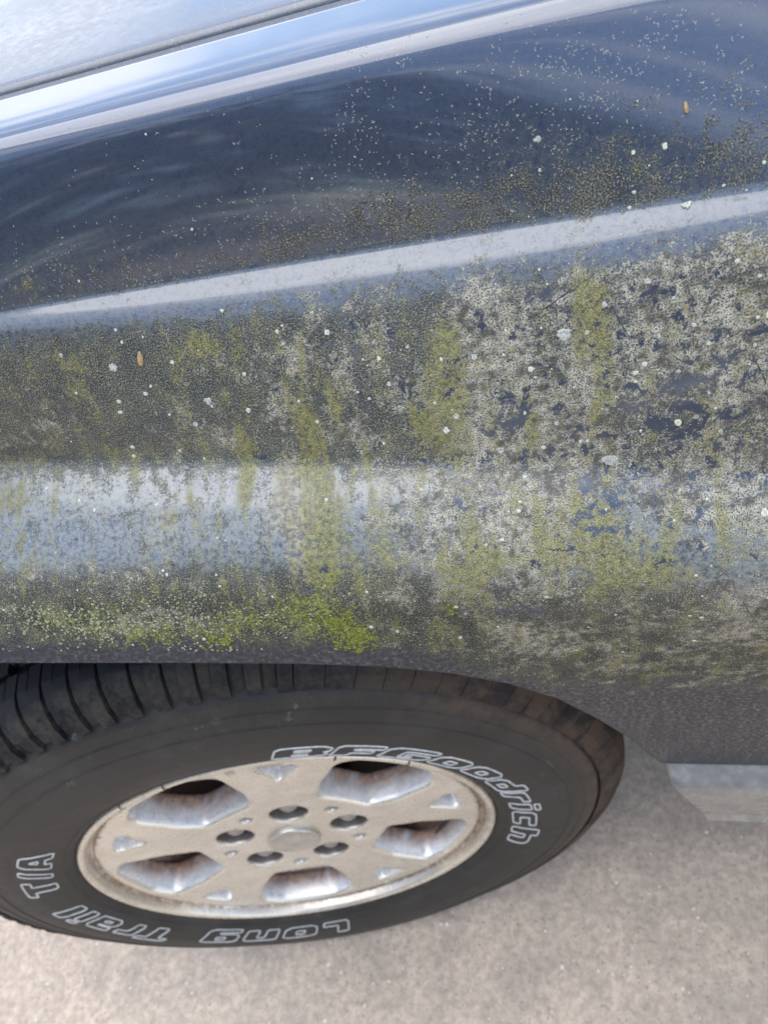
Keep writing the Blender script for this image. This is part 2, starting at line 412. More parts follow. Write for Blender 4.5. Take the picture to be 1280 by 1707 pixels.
M_lichy = lichen_material('cream_lichen', (0.48, 0.46, 0.30), (0.66, 0.64, 0.46))
M_tuft = lichen_material('pale_green_tuft', (0.13, 0.14, 0.07), (0.42, 0.43, 0.28))
M_tufty = lichen_material('yellow_green_tuft', (0.075, 0.082, 0.015), (0.26, 0.27, 0.05))
M_fleck = lichen_material('straw_coloured_fleck', (0.32, 0.31, 0.26), (0.54, 0.52, 0.45))
M_bud = lichen_material('dry_bud_scale', (0.30, 0.20, 0.10), (0.46, 0.34, 0.19))
M_stone = lichen_material('pale_pebble', (0.58, 0.55, 0.50), (0.78, 0.75, 0.70))
M_leaf = simple_mat('dark_evergreen_leaf', (0.035, 0.055, 0.022), 0.6, 0, 0.4, 3)
M_bark = simple_mat('grey_bark', (0.10, 0.08, 0.06), 0.9, 0, 0.4, 12)

# ------------------------------------------------------------------ ground
g = mesh_obj('ground', [(-60, -60, 0), (60, -60, 0), (60, 60, 0), (-60, 60, 0)], [(0, 1, 2, 3)], M_ground, smooth=False)
tag(g, kind='structure')

# ------------------------------------------------------------------ the car
car = empty('car', (0, 0, 0))
tag(car, 'dark blue car with algae and lichen on its front fender and a steered alloy wheel', 'car')

def blob_sum(table, X, S):
    out = np.zeros_like(X)
    for (bx, bs, rx, rs, k) in table:
        q = np.exp(-(((X - bx) / rx) ** 2 + ((S - bs) / rs) ** 2))
        out = 1 - (1 - out) * (1 - np.clip(k * q, -1.5, 0.98))
    return out

BL = {
 'crust': [
  (0.2711, 0.2168, 0.017, 0.0319, 0.7),
  (0.2809, 0.2762, 0.0318, 0.0265, 0.6),
  (0.373, 0.2776, 0.0225, 0.011, 0.6),
  (0.3593, 0.2073, 0.0233, 0.0152, 0.4),
  (0.2711, 0.1914, 0.0166, 0.0244, 0.5),
  (0.277, 0.2101, 0.0195, 0.0169, 0.6),
  (0.2672, 0.2308, 0.0145, 0.0213, 0.85),
  (0.2868, 0.2405, 0.0198, 0.0154, 0.6),
  (0.2829, 0.2811, 0.0345, 0.0293, 0.7),
  (0.2574, 0.2869, 0.0179, 0.0329, 0.4),
  (0.3711, 0.2327, 0.0282, 0.0271, 0.4),
  (0.3672, 0.281, 0.0278, 0.0138, 0.8),
  (0.3848, 0.2934, 0.0147, 0.0135, 0.85),
  (0.3887, 0.3621, 0.0161, 0.0264, 0.7),
  (0.2868, 0.3687, 0.0183, 0.0213, 0.5),
  (0.3064, 0.2206, 0.0213, 0.0169, 0.5),
  (0.3436, 0.1861, 0.0141, 0.0098, 0.5),
  (0.2182, 0.1905, 0.0152, 0.0172, 0.4),
  (0.1771, 0.1936, 0.0065, 0.012, 0.6),
  (0.2006, 0.2333, 0.0081, 0.0099, 0.5),
  (0.1222, 0.2206, 0.0182, 0.0104, 0.35),
  (0.328, 0.2576, 0.008, 0.0062, 0.6),
  (0.3084, 0.2937, 0.0166, 0.0173, 0.45),
  (0.2319, 0.2837, 0.0279, 0.0183, 0.35),
  (0.277, 0.3203, 0.0206, 0.0037, 0.6),
  (0.1633, 0.2155, 0.0102, 0.013, 0.4),
  (0.324, 0.2036, 0.0201, 0.0131, 0.35),
  (0.3672, 0.1882, 0.0177, 0.0143, 0.3),
  (0.2045, 0.1656, 0.0182, 0.0056, 0.2),
  (0.0144, 0.2934, 0.05, 0.0071, 0.3),
  (0.0595, 0.3285, 0.0354, 0.0103, 0.45),
  (0.324, 0.177, 0.0292, 0.0074, 0.25),
  (0.3789, 0.2096, 0.0111, 0.0199, 0.35),
  (0.0085, 0.2019, 0.025, 0.0074, 0.2),
  (0.3025, 0.1565, 0.0506, 0.0053, 0.15),
  (0.377, 0.1674, 0.0125, 0.0057, 0.35),
 ],
 'olive': [
  (0.2535, 0.2113, 0.0076, 0.0349, 0.85),
  (0.2437, 0.235, 0.0121, 0.0158, 0.6),
  (0.179, 0.2487, 0.0082, 0.0391, 0.9),
  (0.181, 0.2875, 0.015, 0.0285, 0.8),
  (0.1359, 0.2387, 0.0051, 0.0271, 0.7),
  (0.132, 0.2676, 0.0065, 0.0164, 0.45),
  (0.1085, 0.2752, 0.003, 0.0265, 0.8),
  (0.181, 0.1906, 0.0022, 0.0178, 0.6),
  (0.1927, 0.2052, 0.0022, 0.0183, 0.6),
  (0.2555, 0.2912, 0.009, 0.0301, 0.65),
  (0.3201, 0.1918, 0.0088, 0.0154, 0.75),
  (0.3201, 0.2412, 0.0048, 0.0178, 0.85),
  (0.2888, 0.2371, 0.0034, 0.0182, 0.6),
  (0.3221, 0.3002, 0.0109, 0.0231, 0.55),
  (0.3084, 0.2982, 0.0222, 0.0204, 0.5),
  (0.3515, 0.296, 0.0078, 0.0279, 0.55),
  (0.2613, 0.31, 0.0149, 0.0128, 0.6),
  (-0.0209, 0.25, 0.018, 0.0332, 0.45),
  (0.13, 0.1694, 0.0074, 0.0059, 0.6),
  (0.3182, 0.3178, 0.0221, 0.0133, 0.5),
  (0.3515, 0.3186, 0.0157, 0.0126, 0.4),
  (0.2378, 0.2273, 0.0122, 0.0186, 0.4),
  (0.1673, 0.1761, 0.0483, 0.0116, 0.15),
  (0.0575, 0.1621, 0.0214, 0.0185, 0.2),
  (0.2123, 0.2955, 0.0191, 0.0156, 0.3),
  (0.3848, 0.3066, 0.0148, 0.0138, 0.3),
  (0.2888, 0.1359, 0.0077, 0.0049, 0.15),
  (0.2868, 0.1063, 0.0, 0.0, 0),
  (0.3397, 0.1362, 0.0068, 0.0045, 0.2),
  (0.0379, 0.1244, 0.0203, 0.0087, 0.25),
 ],
 'tan': [
  (0.279, 0.2668, 0.032, 0.0357, 0.8),
  (0.2751, 0.2063, 0.0195, 0.0224, 0.6),
  (0.3084, 0.2937, 0.0249, 0.0231, 0.6),
  (0.3554, 0.2878, 0.0154, 0.0222, 0.4),
  (0.2946, 0.2341, 0.0166, 0.0149, 0.5),
  (0.1633, 0.2711, 0.0117, 0.0384, 0.8),
  (0.1888, 0.25, 0.005, 0.0194, 0.4),
  (0.081, 0.2726, 0.0096, 0.027, 0.3),
  (0.2613, 0.2553, 0.018, 0.0153, 0.5),
  (0.2848, 0.2676, 0.0288, 0.0237, 0.5),
  (0.2202, 0.2682, 0.0159, 0.0186, 0.25),
  (0.3221, 0.2186, 0.0154, 0.0138, 0.3),
  (0.2848, 0.1999, 0.0136, 0.0164, 0.35),
  (0.1124, 0.2162, 0.0294, 0.0138, 0.25),
  (0.2946, 0.2564, 0.0227, 0.0125, 0.4),
  (0.032, 0.1977, 0.0319, 0.0142, 0.15),
 ],
 'moss': [
  (0.1751, 0.3403, 0.0205, 0.0137, 0.6),
  (0.1829, 0.3543, 0.0102, 0.0077, 0.5),
  (0.1045, 0.3458, 0.009, 0.0052, 0.6),
  (0.0595, 0.3379, 0.0316, 0.0084, 0.5),
  (0.0124, 0.3242, 0.0498, 0.0102, 0.35),
  (0.1379, 0.3275, 0.0358, 0.0127, 0.4),
  (0.1673, 0.3204, 0.0205, 0.0126, 0.25),
  (0.2437, 0.3341, 0.0037, 0.0042, 0.8),
  (0.1908, 0.3099, 0.0165, 0.0068, 0.35),
  (0.0536, 0.3131, 0.0237, 0.006, 0.3),
  (0.132, 0.3104, 0.0071, 0.0037, 0.4),
  (0.228, 0.3615, 0.0065, 0.0055, 0.3),
  (0.3338, 0.3824, 0.0092, 0.0129, 0.2),
 ],
 'clear': [
  (0.2809, 0.2324, 0.0091, 0.009, 0.85),
  (0.3593, 0.2271, 0.0038, 0.0162, 0.85),
  (0.3534, 0.246, 0.015, 0.0116, 0.55),
  (0.3456, 0.2409, 0.0076, 0.0086, 0.4),
  (0.179, 0.3052, 0.0054, 0.0033, 1),
  (0.1947, 0.3103, 0.0072, 0.0027, 0.8),
  (0.2496, 0.258, 0.0046, 0.008, 0.9),
  (0.2515, 0.2722, 0.0073, 0.006, 0.7),
  (0.3182, 0.2817, 0.0049, 0.008, 0.7),
  (0.328, 0.2832, 0.0094, 0.0113, 0.55),
  (0.3495, 0.2733, 0.0026, 0.0028, 0.8),
  (0.2692, 0.3229, 0.0107, 0.0037, 1.1),
  (0.279, 0.3404, 0.0238, 0.0096, 0.85),
  (0.2888, 0.3091, 0.0029, 0.0031, 0.8),
  (0.2574, 0.3007, 0.003, 0.004, 0.7),
  (0.1457, 0.24, 0.0065, 0.0087, 0.6),
  (0.1477, 0.2644, 0.0049, 0.013, 0.5),
  (0.2731, 0.188, 0.0028, 0.0107, 0.7),
  (0.3064, 0.1758, 0.0127, 0.005, 0.4),
  (0.2241, 0.1979, 0.0182, 0.0174, 0.2),
  (0.081, 0.2061, 0.0189, 0.0104, 0.25),
  (0.1261, 0.272, 0.0181, 0.0131, 0.3),
  (0.0399, 0.2587, 0.0123, 0.0176, 0.35),
  (0.3044, 0.183, 0.0077, 0.0031, 0.5),
  (0.3221, 0.2644, 0.0041, 0.0044, 0.5),
  (0.2241, 0.3452, 0.0288, 0.0077, 0.35),
  (0.3652, 0.1764, 0.0131, 0.0046, 0.3),
  (0.2143, 0.1764, 0.009, 0.0084, 0.3),
 ],
 'grime': [
  (0.2319, 0.1329, 0.0482, 0.0074, 0.3),
  (0.2496, 0.1279, 0.0327, 0.0101, 0.25),
  (0.0673, 0.1234, 0.0536, 0.0087, 0.2),
  (0.181, 0.1302, 0.0396, 0.0084, 0.2),
  (0.3025, 0.1397, 0.0349, 0.0122, 0.3),
  (0.3672, 0.1384, 0.0274, 0.0108, 0.3),
  (0.3299, 0.1385, 0.014, 0.0138, 0.35),
  (0.2829, 0.1149, 0.0149, 0.0138, 0.15),
  (0.3789, 0.1706, 0.0125, 0.0091, 0.3),
 ],
 'fleck': [
  (0.2751, 0.0968, 0.0221, 0.0133, 70),
  (0.3554, 0.0923, 0.0187, 0.0103, 60),
  (0.328, 0.0967, 0.0243, 0.0126, 90),
  (0.3005, 0.0863, 0.0184, 0.0127, 60),
  (0.3613, 0.1138, 0.0209, 0.0104, 70),
  (0.2692, 0.1112, 0.0229, 0.0093, 60),
  (0.2319, 0.0799, 0.0103, 0.02, 40),
  (0.2241, 0.0972, 0.0107, 0.014, 40),
  (0.1967, 0.1075, 0.0343, 0.015, 50),
  (0.2339, 0.1271, 0.0307, 0.0129, 150),
  (0.1849, 0.1274, 0.0362, 0.011, 130),
  (0.1124, 0.1291, 0.0327, 0.0116, 90),
  (0.0477, 0.1193, 0.0202, 0.0114, 90),
  (0.3044, 0.1102, 0.0284, 0.0199, 70),
  (0.326, 0.1502, 0.0479, 0.0148, 80),
  (0.1751, 0.1094, 0.0089, 0.0051, 20),
  (0.2417, 0.0746, 0.0151, 0.011, 25),
  (0.2535, 0.0696, 0.0074, 0.0074, 12),
  (0.1633, 0.0709, 0.0057, 0.0046, 6),
  (0.1026, 0.1343, 0.0199, 0.0059, 40),
  (0.23, 0.1497, 0.0582, 0.0057, 60),
  (0.1359, 0.1073, 0.0682, 0.0158, 40),
  (0.1359, 0.2779, 0.0214, 0.0163, 110),
  (0.0399, 0.2534, 0.0371, 0.0283, 120),
  (0.1888, 0.2692, 0.0199, 0.0252, 60),
  (0.1143, 0.2455, 0.0224, 0.0137, 50),
  (0.328, 0.1086, 0.0135, 0.0128, 60),
  (0.377, 0.1119, 0.008, 0.0164, 30),
  (0.081, 0.3358, 0.0612, 0.0084, 60),
 ],
}
LICHEN = [
  (0.1967, 0.1785, 0.00171, 'w'),
  (0.3025, 0.116, 0.00168, 'g'),
  (0.3515, 0.1311, 0.00142, 'w'),
  (0.3084, 0.1983, 0.00349, 'g'),
  (0.2927, 0.2117, 0.00176, 'w'),
  (0.3417, 0.217, 0.00147, 'w'),
  (0.3378, 0.2204, 0.00137, 'w'),
  (0.3378, 0.2243, 0.00088, 'w'),
  (0.2496, 0.2358, 0.00195, 'w'),
  (0.2457, 0.2211, 0.00104, 'w'),
  (0.2986, 0.1937, 0.00079, 'w'),
  (0.2829, 0.1924, 0.00081, 'w'),
  (0.3397, 0.2478, 0.0009, 'w'),
  (0.3554, 0.2463, 0.00199, 'y'),
  (0.3613, 0.2035, 0.00104, 'w'),
  (0.3672, 0.2122, 0.00103, 'w'),
  (0.2515, 0.2005, 0.00116, 'w'),
  (0.2809, 0.2032, 0.00082, 'w'),
  (0.326, 0.2612, 0.00377, 'g'),
  (0.3907, 0.2946, 0.00219, 'w'),
  (0.2339, 0.2652, 0.00093, 'w'),
  (0.2829, 0.2765, 0.00086, 'w'),
  (0.3613, 0.3203, 0.00091, 'w'),
  (0.2437, 0.3599, 0.0014, 'w'),
  (0.2104, 0.3491, 0.00129, 'w'),
  (0.3299, 0.3945, 0.00094, 'w'),
  (0.2653, 0.353, 0.00091, 'w'),
  (0.2457, 0.3317, 0.00123, 'y'),
  (0.0751, 0.1735, 0.00287, 'g'),
  (0.1437, 0.158, 0.00114, 'w'),
  (0.0889, 0.191, 0.00146, 'w'),
  (0.0712, 0.1923, 0.0015, 'w'),
  (0.0693, 0.1984, 0.00152, 'w'),
  (0.1241, 0.2013, 0.00247, 'g'),
  (0.1457, 0.2102, 0.00156, 'w'),
  (0.0673, 0.2206, 0.00159, 'w'),
  (0.0653, 0.2268, 0.00141, 'w'),
  (0.0967, 0.2272, 0.00115, 'w'),
  (0.0849, 0.1618, 0.00104, 'w'),
  (0.0987, 0.2049, 0.00092, 'w'),
  (0.0947, 0.3429, 0.00132, 'w'),
  (0.1967, 0.3434, 0.00149, 'w'),
  (0.1163, 0.3064, 0.00091, 'w'),
  (0.0849, 0.2971, 0.00114, 'w'),
  (0.0046, 0.24, 0.00131, 'w'),
  (0.1124, 0.2129, 0.00183, 'g'),
  (0.3397, 0.1303, 0.00101, 'y'),
  (0.3025, 0.1278, 0.00086, 'w'),
  (0.3397, 0.1453, 0.00092, 'w'),
  (0.3378, 0.151, 0.00093, 'y'),
  (0.3868, 0.1464, 0.0009, 'w'),
  (0.373, 0.1511, 0.00073, 'w'),
  (0.3809, 0.1549, 0.00051, 'w'),
  (0.3456, 0.1367, 0.00056, 'w'),
  (0.2907, 0.1272, 0.0005, 'w'),
  (0.3162, 0.1049, 0.00046, 'w'),
  (0.377, 0.1812, 0.00106, 'w'),
  (0.3436, 0.1822, 0.00152, 'g'),
  (0.3534, 0.1909, 0.00069, 'w'),
  (0.2025, 0.1078, 0.00057, 'w'),
  (0.1379, 0.1161, 0.00078, 'w'),
  (0.13, 0.0722, 0.0006, 'w'),
  (0.2613, 0.067, 0.00048, 'w'),
  (0.3417, 0.1124, 0.00044, 'w'),
  (0.2359, 0.192, 0.00118, 'g'),
  (0.3025, 0.1755, 0.00064, 'w'),
  (0.3338, 0.1613, 0.00047, 'y'),
  (0.3554, 0.2226, 0.00108, 'g'),
  (0.0693, 0.1264, 0.00084, 'w'),
  (0.2946, 0.2156, 0.00095, 'g'),
  (0.3182, 0.1992, 0.00127, 'g'),
  (0.2163, 0.2386, 0.00096, 'w'),
  (0.3476, 0.206, 0.00096, 'g'),
  (0.2555, 0.2294, 0.00177, 'g'),
  (0.1908, 0.1679, 0.00077, 'w'),
  (0.1731, 0.1799, 0.00096, 'g'),
  (0.0477, 0.161, 0.00144, 'g'),
  (0.2241, 0.2083, 0.00138, 'g'),
  (0.373, 0.2532, 0.00109, 'g'),
  (0.2751, 0.2499, 0.00204, 'g'),
  (0.3025, 0.2388, 0.00137, 'g'),
  (0.326, 0.1885, 0.00147, 'g'),
  (0.2672, 0.2019, 0.00169, 'g'),
]
BUDS = [
  (0.0928, 0.1722, 0.00801, 0.00316, 1.35, 'small tan bud scale standing out on the mossy fender above the left of the wheel'),
  (0.3593, 0.1196, 0.0042, 0.00148, 1.7, 'short orange brown bud scale on the clean blue paint at the upper right'),
]
CRUMBS = [
  (0.3593, 0.1553, [(-0.0011, 0.0, 0.00099), (0.00044, -0.00049, 0.00099), (0.0011, 0.00074, 0.00088), (-0.00022, 0.00074, 0.00066)], 'cluster of pale crumbs on the crease line of the fender at the right'),
]
TUFT_P = [
  (-0.0111, 0.3201, 0.0256, 0.0088, 160, 0.0008),
  (0.032, 0.3269, 0.0284, 0.0102, 240, 0.0009),
  (0.083, 0.3303, 0.0305, 0.0125, 260, 0.0008),
  (0.1398, 0.3317, 0.0286, 0.0107, 180, 0.0007),
  (0.0693, 0.3121, 0.0465, 0.0047, 120, 0.0006),
  (0.181, 0.3219, 0.0201, 0.0086, 100, 0.0006),
  (0.2221, 0.3497, 0.0193, 0.0104, 60, 0.0005),
  (0.3338, 0.3903, 0.0311, 0.0267, 60, 0.0005),
  (0.3123, 0.3216, 0.0168, 0.011, 60, 0.0005),
  (0.277, 0.3281, 0.0177, 0.0047, 60, 0.0005),
  (-0.0346, 0.3448, 0.013, 0.0042, 12, 0.001),
  (0.0869, 0.3517, 0.0305, 0.0044, 30, 0.0008),
]
TUFT_Y = [
  (0.1751, 0.3382, 0.0153, 0.0114, 240, 0.0009),
  (0.1849, 0.3546, 0.0085, 0.0068, 130, 0.001),
  (0.1045, 0.3458, 0.0075, 0.0044, 60, 0.001),
  (0.0595, 0.3379, 0.0237, 0.0067, 140, 0.0008),
  (0.0183, 0.3207, 0.0288, 0.0081, 80, 0.0007),
  (0.1359, 0.3313, 0.0216, 0.0086, 70, 0.0007),
  (0.2437, 0.3341, 0.0031, 0.0037, 12, 0.0009),
  (0.3554, 0.4329, 0.0034, 0.0042, 10, 0.0008),
  (0.2025, 0.3516, 0.0097, 0.0059, 30, 0.0006),
]
SCRATCH = [
  (0.2927, 0.1895, 0.326, 0.1735, 0.0005),
  (0.328, 0.1886, 0.3358, 0.2048, 0.0005),
  (0.2946, 0.3009, 0.3044, 0.3022, 0.0005),
  (0.3828, 0.2183, 0.3907, 0.2358, 0.0005),
  (0.2868, 0.3944, 0.2966, 0.3711, 0.0005),
]


xs = np.concatenate([np.linspace(-0.75, -0.16, 50), np.arange(-0.15, 0.50, 0.0025), np.linspace(0.503, 0.622, 24)])
G, VV, SS = body_grid(xs)
nv, nx = G.shape[:2]
XX = np.broadcast_to(xs[None, :], (nv, nx)); V2 = np.broadcast_to(VV[:, None], (nv, nx))
# the rolled flange behind the wheel-arch edge
Fl = []
for k, (dy, dn) in enumerate([(0.002, -0.0006), (0.004, 0.0), (0.012, 0.003)]):
    q = G[-1].copy(); q[:, 1] += dy; q[:, 2] += dn; Fl.append(q)
Gt = np.concatenate([G, np.array(Fl)], 0)
# top edge rolls down into the hood gap
q1 = G[0].copy(); q1[:, 1] += 0.0012; q1[:, 2] -= 0.0012
q2 = G[0].copy(); q2[:, 1] += 0.0016; q2[:, 2] -= 0.022
Gt = np.concatenate([q2[None], q1[None], Gt], 0)
fender = mesh_obj('fender', Gt.reshape(-1, 3), grid_faces(Gt.shape[0], nx)[:, ::-1], M_paint, car)
tag(fender, 'fender overgrown with green algae, pale lichen crust and grime')
def pad(a, fill_top=None):
    top = np.repeat(a[:1], 2, 0); bot = np.repeat(a[-1:], 3, 0)
    return np.concatenate([top, a, bot], 0)
me = fender.data
Sv = pad(SS); Xv = pad(np.array(XX)); Vv = pad(np.array(V2))
at = me.attributes.new('surf', 'FLOAT_VECTOR', 'POINT')
at.data.foreach_set('vector', np.stack([Xv, Sv, np.zeros_like(Sv)], -1).astype(np.float32).ravel())
def warp(X, S, amp=0.006):
    return (X + amp * (np.sin(S * 61 + 3 * np.sin(X * 37)) + .5 * np.sin(S * 143 + X * 91)),
            S + amp * (np.sin(X * 71 + 2 * np.sin(S * 43)) + .5 * np.sin(X * 167 - S * 77)))
wx, ws = warp(Xv, Sv, 0.0034)
seg = lambda v, pts: np.interp(v, [p[0] for p in pts], [p[1] for p in pts])
b = {k: blob_sum(BL[k], wx, ws) for k in BL}
right = np.clip((Xv - 0.12) / 0.22, 0, 1)
edge_fade = seg(Vv, [(0, 1), (6, 1), (6.60, 1), (6.75, .6), (6.86, .15), (6.95, 0), (8, 0)])
low_right = np.clip((Sv - 0.43) / 0.05, 0, 1)
edge_fade = np.where(Xv > 0.24, np.minimum(1, 1 - low_right * 0.9), edge_fade)
crust = seg(Vv, [(0, 0), (2.75, 0), (3, .02), (3.2, .02), (3.9, .02), (4.3, .16), (5, .18), (5.1, .06), (5.8, .06), (6, .16), (6.6, .14), (7, 0)]) * (0.5 + 1.1 * right)
olive = seg(Vv, [(0, 0), (3.9, 0), (4.1, .10), (4.3, .20), (5, .22), (5.5, .12), (6, .22), (6.5, .22), (7, 0)])
grime = seg(Vv, [(0, 0), (2.3, 0), (2.6, .06), (2.85, .22), (2.98, .34), (3.05, .08), (3.8, .12), (4.0, .35), (4.2, .85), (4.6, .92), (5, .80), (5.2, .36), (5.8, .36), (6, .85), (6.6, .9), (6.85, .6), (7, .25)])
grime = grime + right * seg(Vv, [(0, 0), (2.35, 0), (2.55, .18), (2.98, .15), (3.1, 0), (4, 0)])
film = seg(Vv, [(0, .06), (2, .08), (2.5, .12), (2.95, .2), (3.02, .5), (4, .5), (4.3, .5), (4.9, .6), (5.02, 1), (5.5, 1), (6, .9), (6.5, 1.3), (7, 1.3)])
lowd = np.clip(seg(Vv, [(0, 0), (5.9, 0), (6.3, 1), (8, 1)]), 0, 1)
add = lambda a, c: 1 - (1 - np.clip(a, 0, .98)) * (1 - c)
band = seg(Vv, [(0, 1), (2.9, 1), (3.02, .25), (3.8, .3), (4.1, 1), (8, 1)])
b['crust'] = b['crust'] * band * .95; b['grime'] = b['grime'] * (.5 + .5 * band); b['olive'] = b['olive'] * band
crust = add(crust, np.clip(b['crust'], -1.5, 1)) * edge_fade; olive = add(olive, b['olive']) * edge_fade; grime = add(grime, b['grime']) * (edge_fade * .95 + .05)
tan = b['tan'] * edge_fade; moss = b['moss'] * edge_fade
clear = add(seg(Vv, [(0, 0), (4, 0), (4.2, .34), (5, .38), (5.2, .26), (6, .22), (6.5, .15), (7, 0)]) * (.6 + .6 * right), b['clear'] * .62)
for nm, arr in (('growth', (crust, olive, tan, moss)), ('wear', (clear, grime, film, lowd))):
    ca = me.attributes.new(nm, 'FLOAT_COLOR', 'POINT')
    ca.data.foreach_set('color', np.clip(np.stack(arr, -1), 0, 1).astype(np.float32).ravel())

# ---- sampling the fender surface by (x, arc length)
def on_fender(x, s):
    j = int(np.clip(np.searchsorted(xs, x) - 1, 1, nx - 3)); fx = (x - xs[j]) / (xs[j + 1] - xs[j])
    i = int(np.clip(np.searchsorted(SS[:, j], s) - 1, 1, nv - 3)); fs = np.clip((s - SS[i, j]) / (SS[i + 1, j] - SS[i, j] + 1e-9), 0, 1)
    A, B_, C_, D = G[i, j], G[i, j + 1], G[i + 1, j], G[i + 1, j + 1]
    P = (A * (1 - fx) + B_ * fx) * (1 - fs) + (C_ * (1 - fx) + D * fx) * fs
    ex = G[i, j + 1] - G[i, j - 1]; es = G[i + 1, j] - G[i - 1, j]
    n = np.cross(ex, es); n /= np.linalg.norm(n)
    if n[1] > 0 or (abs(n[1]) < .2 and n[2] < 0): n = -n
    ex = ex / np.linalg.norm(ex)
    return P, n, ex, np.cross(n, ex), VV[i]

# pieces of debris: tiny branched flecks lying on the paint, joined because nobody could count them
fv, ff = [], []
def add_fleck(x, s, size, dots=False):
    P, n, ex, es, _v = on_fender(x, s)
    a0 = rng.uniform(0, 6.28); k = 1 if dots else (2 if rng.random() < .45 else 3)
    for q in range(k):
        a = a0 + q * 6.28 / k * rng.uniform(.75, 1.25)
        L = size * rng.uniform(.6, 1.15) if not dots else size * .55
        w = (0.00010 if not dots else size * .32) * rng.uniform(.7, 1.4)
        d = ex * math.cos(a) + es * math.sin(a); e = np.cross(n, d)
        bend = e * L * rng.uniform(-.25, .25)
        base = len(fv)
        c = P + n * 0.00004
        for (u, wd, h) in ((0, 1, 0), (0.5, .8, w * 1.0), (1.0, .15, w * 0.6)):
            m = c + d * L * u + bend * (1 if u == .5 else 0) + n * h * .3
            fv.extend([m - e * w * wd, m + n * (w * .9 * (1 - .7 * u)), m + e * w * wd])
        for r in (0, 3):
            ff.extend([(base + r, base + r + 1, base + r + 4, base + r + 3), (base + r + 1, base + r + 2, base + r + 5, base + r + 4)])
        ff.append((base, base + 2, base + 1))
tabF = BL['fleck']
tot = 0
for (bx, bs, rx, rs, k) in tabF:
    n_f = int(k * (.6 if bs < .14 else .9))
    for _ in range(n_f):
        x = bx + rx * rng.normal() * .7; s = bs + rs * rng.normal() * .7
        if not (-0.14 < x < 0.48 and 0.02 < s < 0.45): continue
        if rng.random() < .35:         # clusters
            for _q in range(3): add_fleck(x + rng.normal() * .0016, s + rng.normal() * .0016, rng.uniform(.0003, .0009))
        else: add_fleck(x, s, .00035 + .0010 * rng.random() ** 2.5)
for _ in range(5200):
    x = rng.uniform(-0.12, 0.47); s = rng.uniform(0.06, 0.40)
    P, n, ex, es, v = on_fender(x, s)
    if v > 6.6 or rng.random() > np.interp(v, [2, 2.5, 3, 4, 5, 5.5, 6, 6.6], [.08, .2, .55, .7, 1, 1, 1, .5]): continue
    add_fleck(x, s, rng.uniform(.0003, .0009) if rng.random() < .93 else .0013, dots=rng.random() < .6)
fl = mesh_obj('fleck_litter', fv, ff, M_fleck, fender); tag(fl, 'tiny straw coloured branched flecks strewn over the paint', kind='stuff')

# old scratches through the crust, cut to dark bare paint
def scratch(x0, s0, x1, s1, w):
    V = []
    for i in range(15):
        u = i / 14; wob = rng.normal() * w * .5
        P, n, ex, es, _v = on_fender(x0 + (x1 - x0) * u, s0 + (s1 - s0) * u + wob)
        d = np.array([x1 - x0, s1 - s0]); d /= np.linalg.norm(d); side = -ex * d[1] + es * d[0]
        ww = w * (.25 + .75 * math.sin(3.14 * min(.97, max(.03, u)))) * rng.uniform(.6, 1.3)
        V += [P - side * ww + n * .00003, P + side * ww + n * .00003]
    mesh_obj('scratch', V, [(2 * i, 2 * i + 1, 2 * i + 3, 2 * i + 2) for i in range(14)], M_bare, fender)
for q in SCRATCH: scratch(*q)

# tufts and crumbs of moss standing off the lower edge of the panel
def tufts(name, spots, mat, label):
    V, F = [], []
    for (bx, bs, rx, rs, n_, size) in spots:
        for _ in range(int(n_ * 1.1)):
            x = bx + rx * rng.normal() * .75; s = bs + rs * rng.normal() * .75
            if not (-.14 < x < .48 and .05 < s < .45): continue
            P, n, ex, es, v = on_fender(x, s)
            if v > 6.80: continue
            r = size * rng.uniform(.3, 1.05); b0 = len(V); ph = rng.uniform(0, 6); el = rng.uniform(.8, 1.5)
            for lv, (f, h) in enumerate(((1, -.00005), (.75, .35), (.3, .55))):
                for i in range(6):
                    a = i * 1.0472 + ph; rr = r * f * rng.uniform(.75, 1.25)
                    V.append(P + ex * rr * math.cos(a) * el + es * rr * math.sin(a) + n * (h * r if h > 0 else h))
            for q in grid_faces(3, 6, True): F.append(tuple(int(i) + b0 for i in q))
            F.append(tuple(b0 + 12 + i for i in range(6)))
    o = mesh_obj(name, V, F, mat, fender); tag(o, label, kind='stuff')
tufts('lichen_crumbs', TUFT_P, M_tuft, 'pale green lichen crumbs along the lower edge of the fender')
tufts('moss_tufts', TUFT_Y, M_tufty, 'yellow green moss tufts above the wheel arch')

# lichen discs: each one a lobed, slightly domed rosette lying on the curved panel
def lichen_mesh(x, s, r, mat, lobes, thick, ring=False):
    P, n, ex, es, _v = on_fender(x, s)
    V, F = [], []; N = 18; ph = rng.uniform(0, 6.28)
    amp = rng.uniform(.05, .16)
    rad = [r * (1 + amp * math.sin(lobes * 6.283 * i / N + ph) + rng.uniform(-.13, .13)) for i in range(N)]
    sx = rng.uniform(.85, 1.15)
    levels = [(1.0, -.00012), (0.93, thick * .75), (0.6, thick * (1.0 if not ring else .7)), (0.3, thick * (.85 if not ring else .35))]
    for f, h in levels:
        for i in range(N):
            a = 6.283 * i / N; rr = rad[i] * f
            px, py = rr * math.cos(a) * sx, rr * math.sin(a) / sx
            Q, nq, *_r = on_fender(x + px, s)
            V.append(P + ex * px + es * py + n * (h + rng.uniform(-.1, .1) * thick * (f < 1)))
    V.append(P + n * thick * (.9 if not ring else .3))
    F = list(grid_faces(4, N, True)); c = len(V) - 1
    F = [tuple(q) for q in F] + [(3 * N + i, 3 * N + (i + 1) % N, c) for i in range(N)]
    return mesh_obj('lichen_spot', V, F, mat, fender)
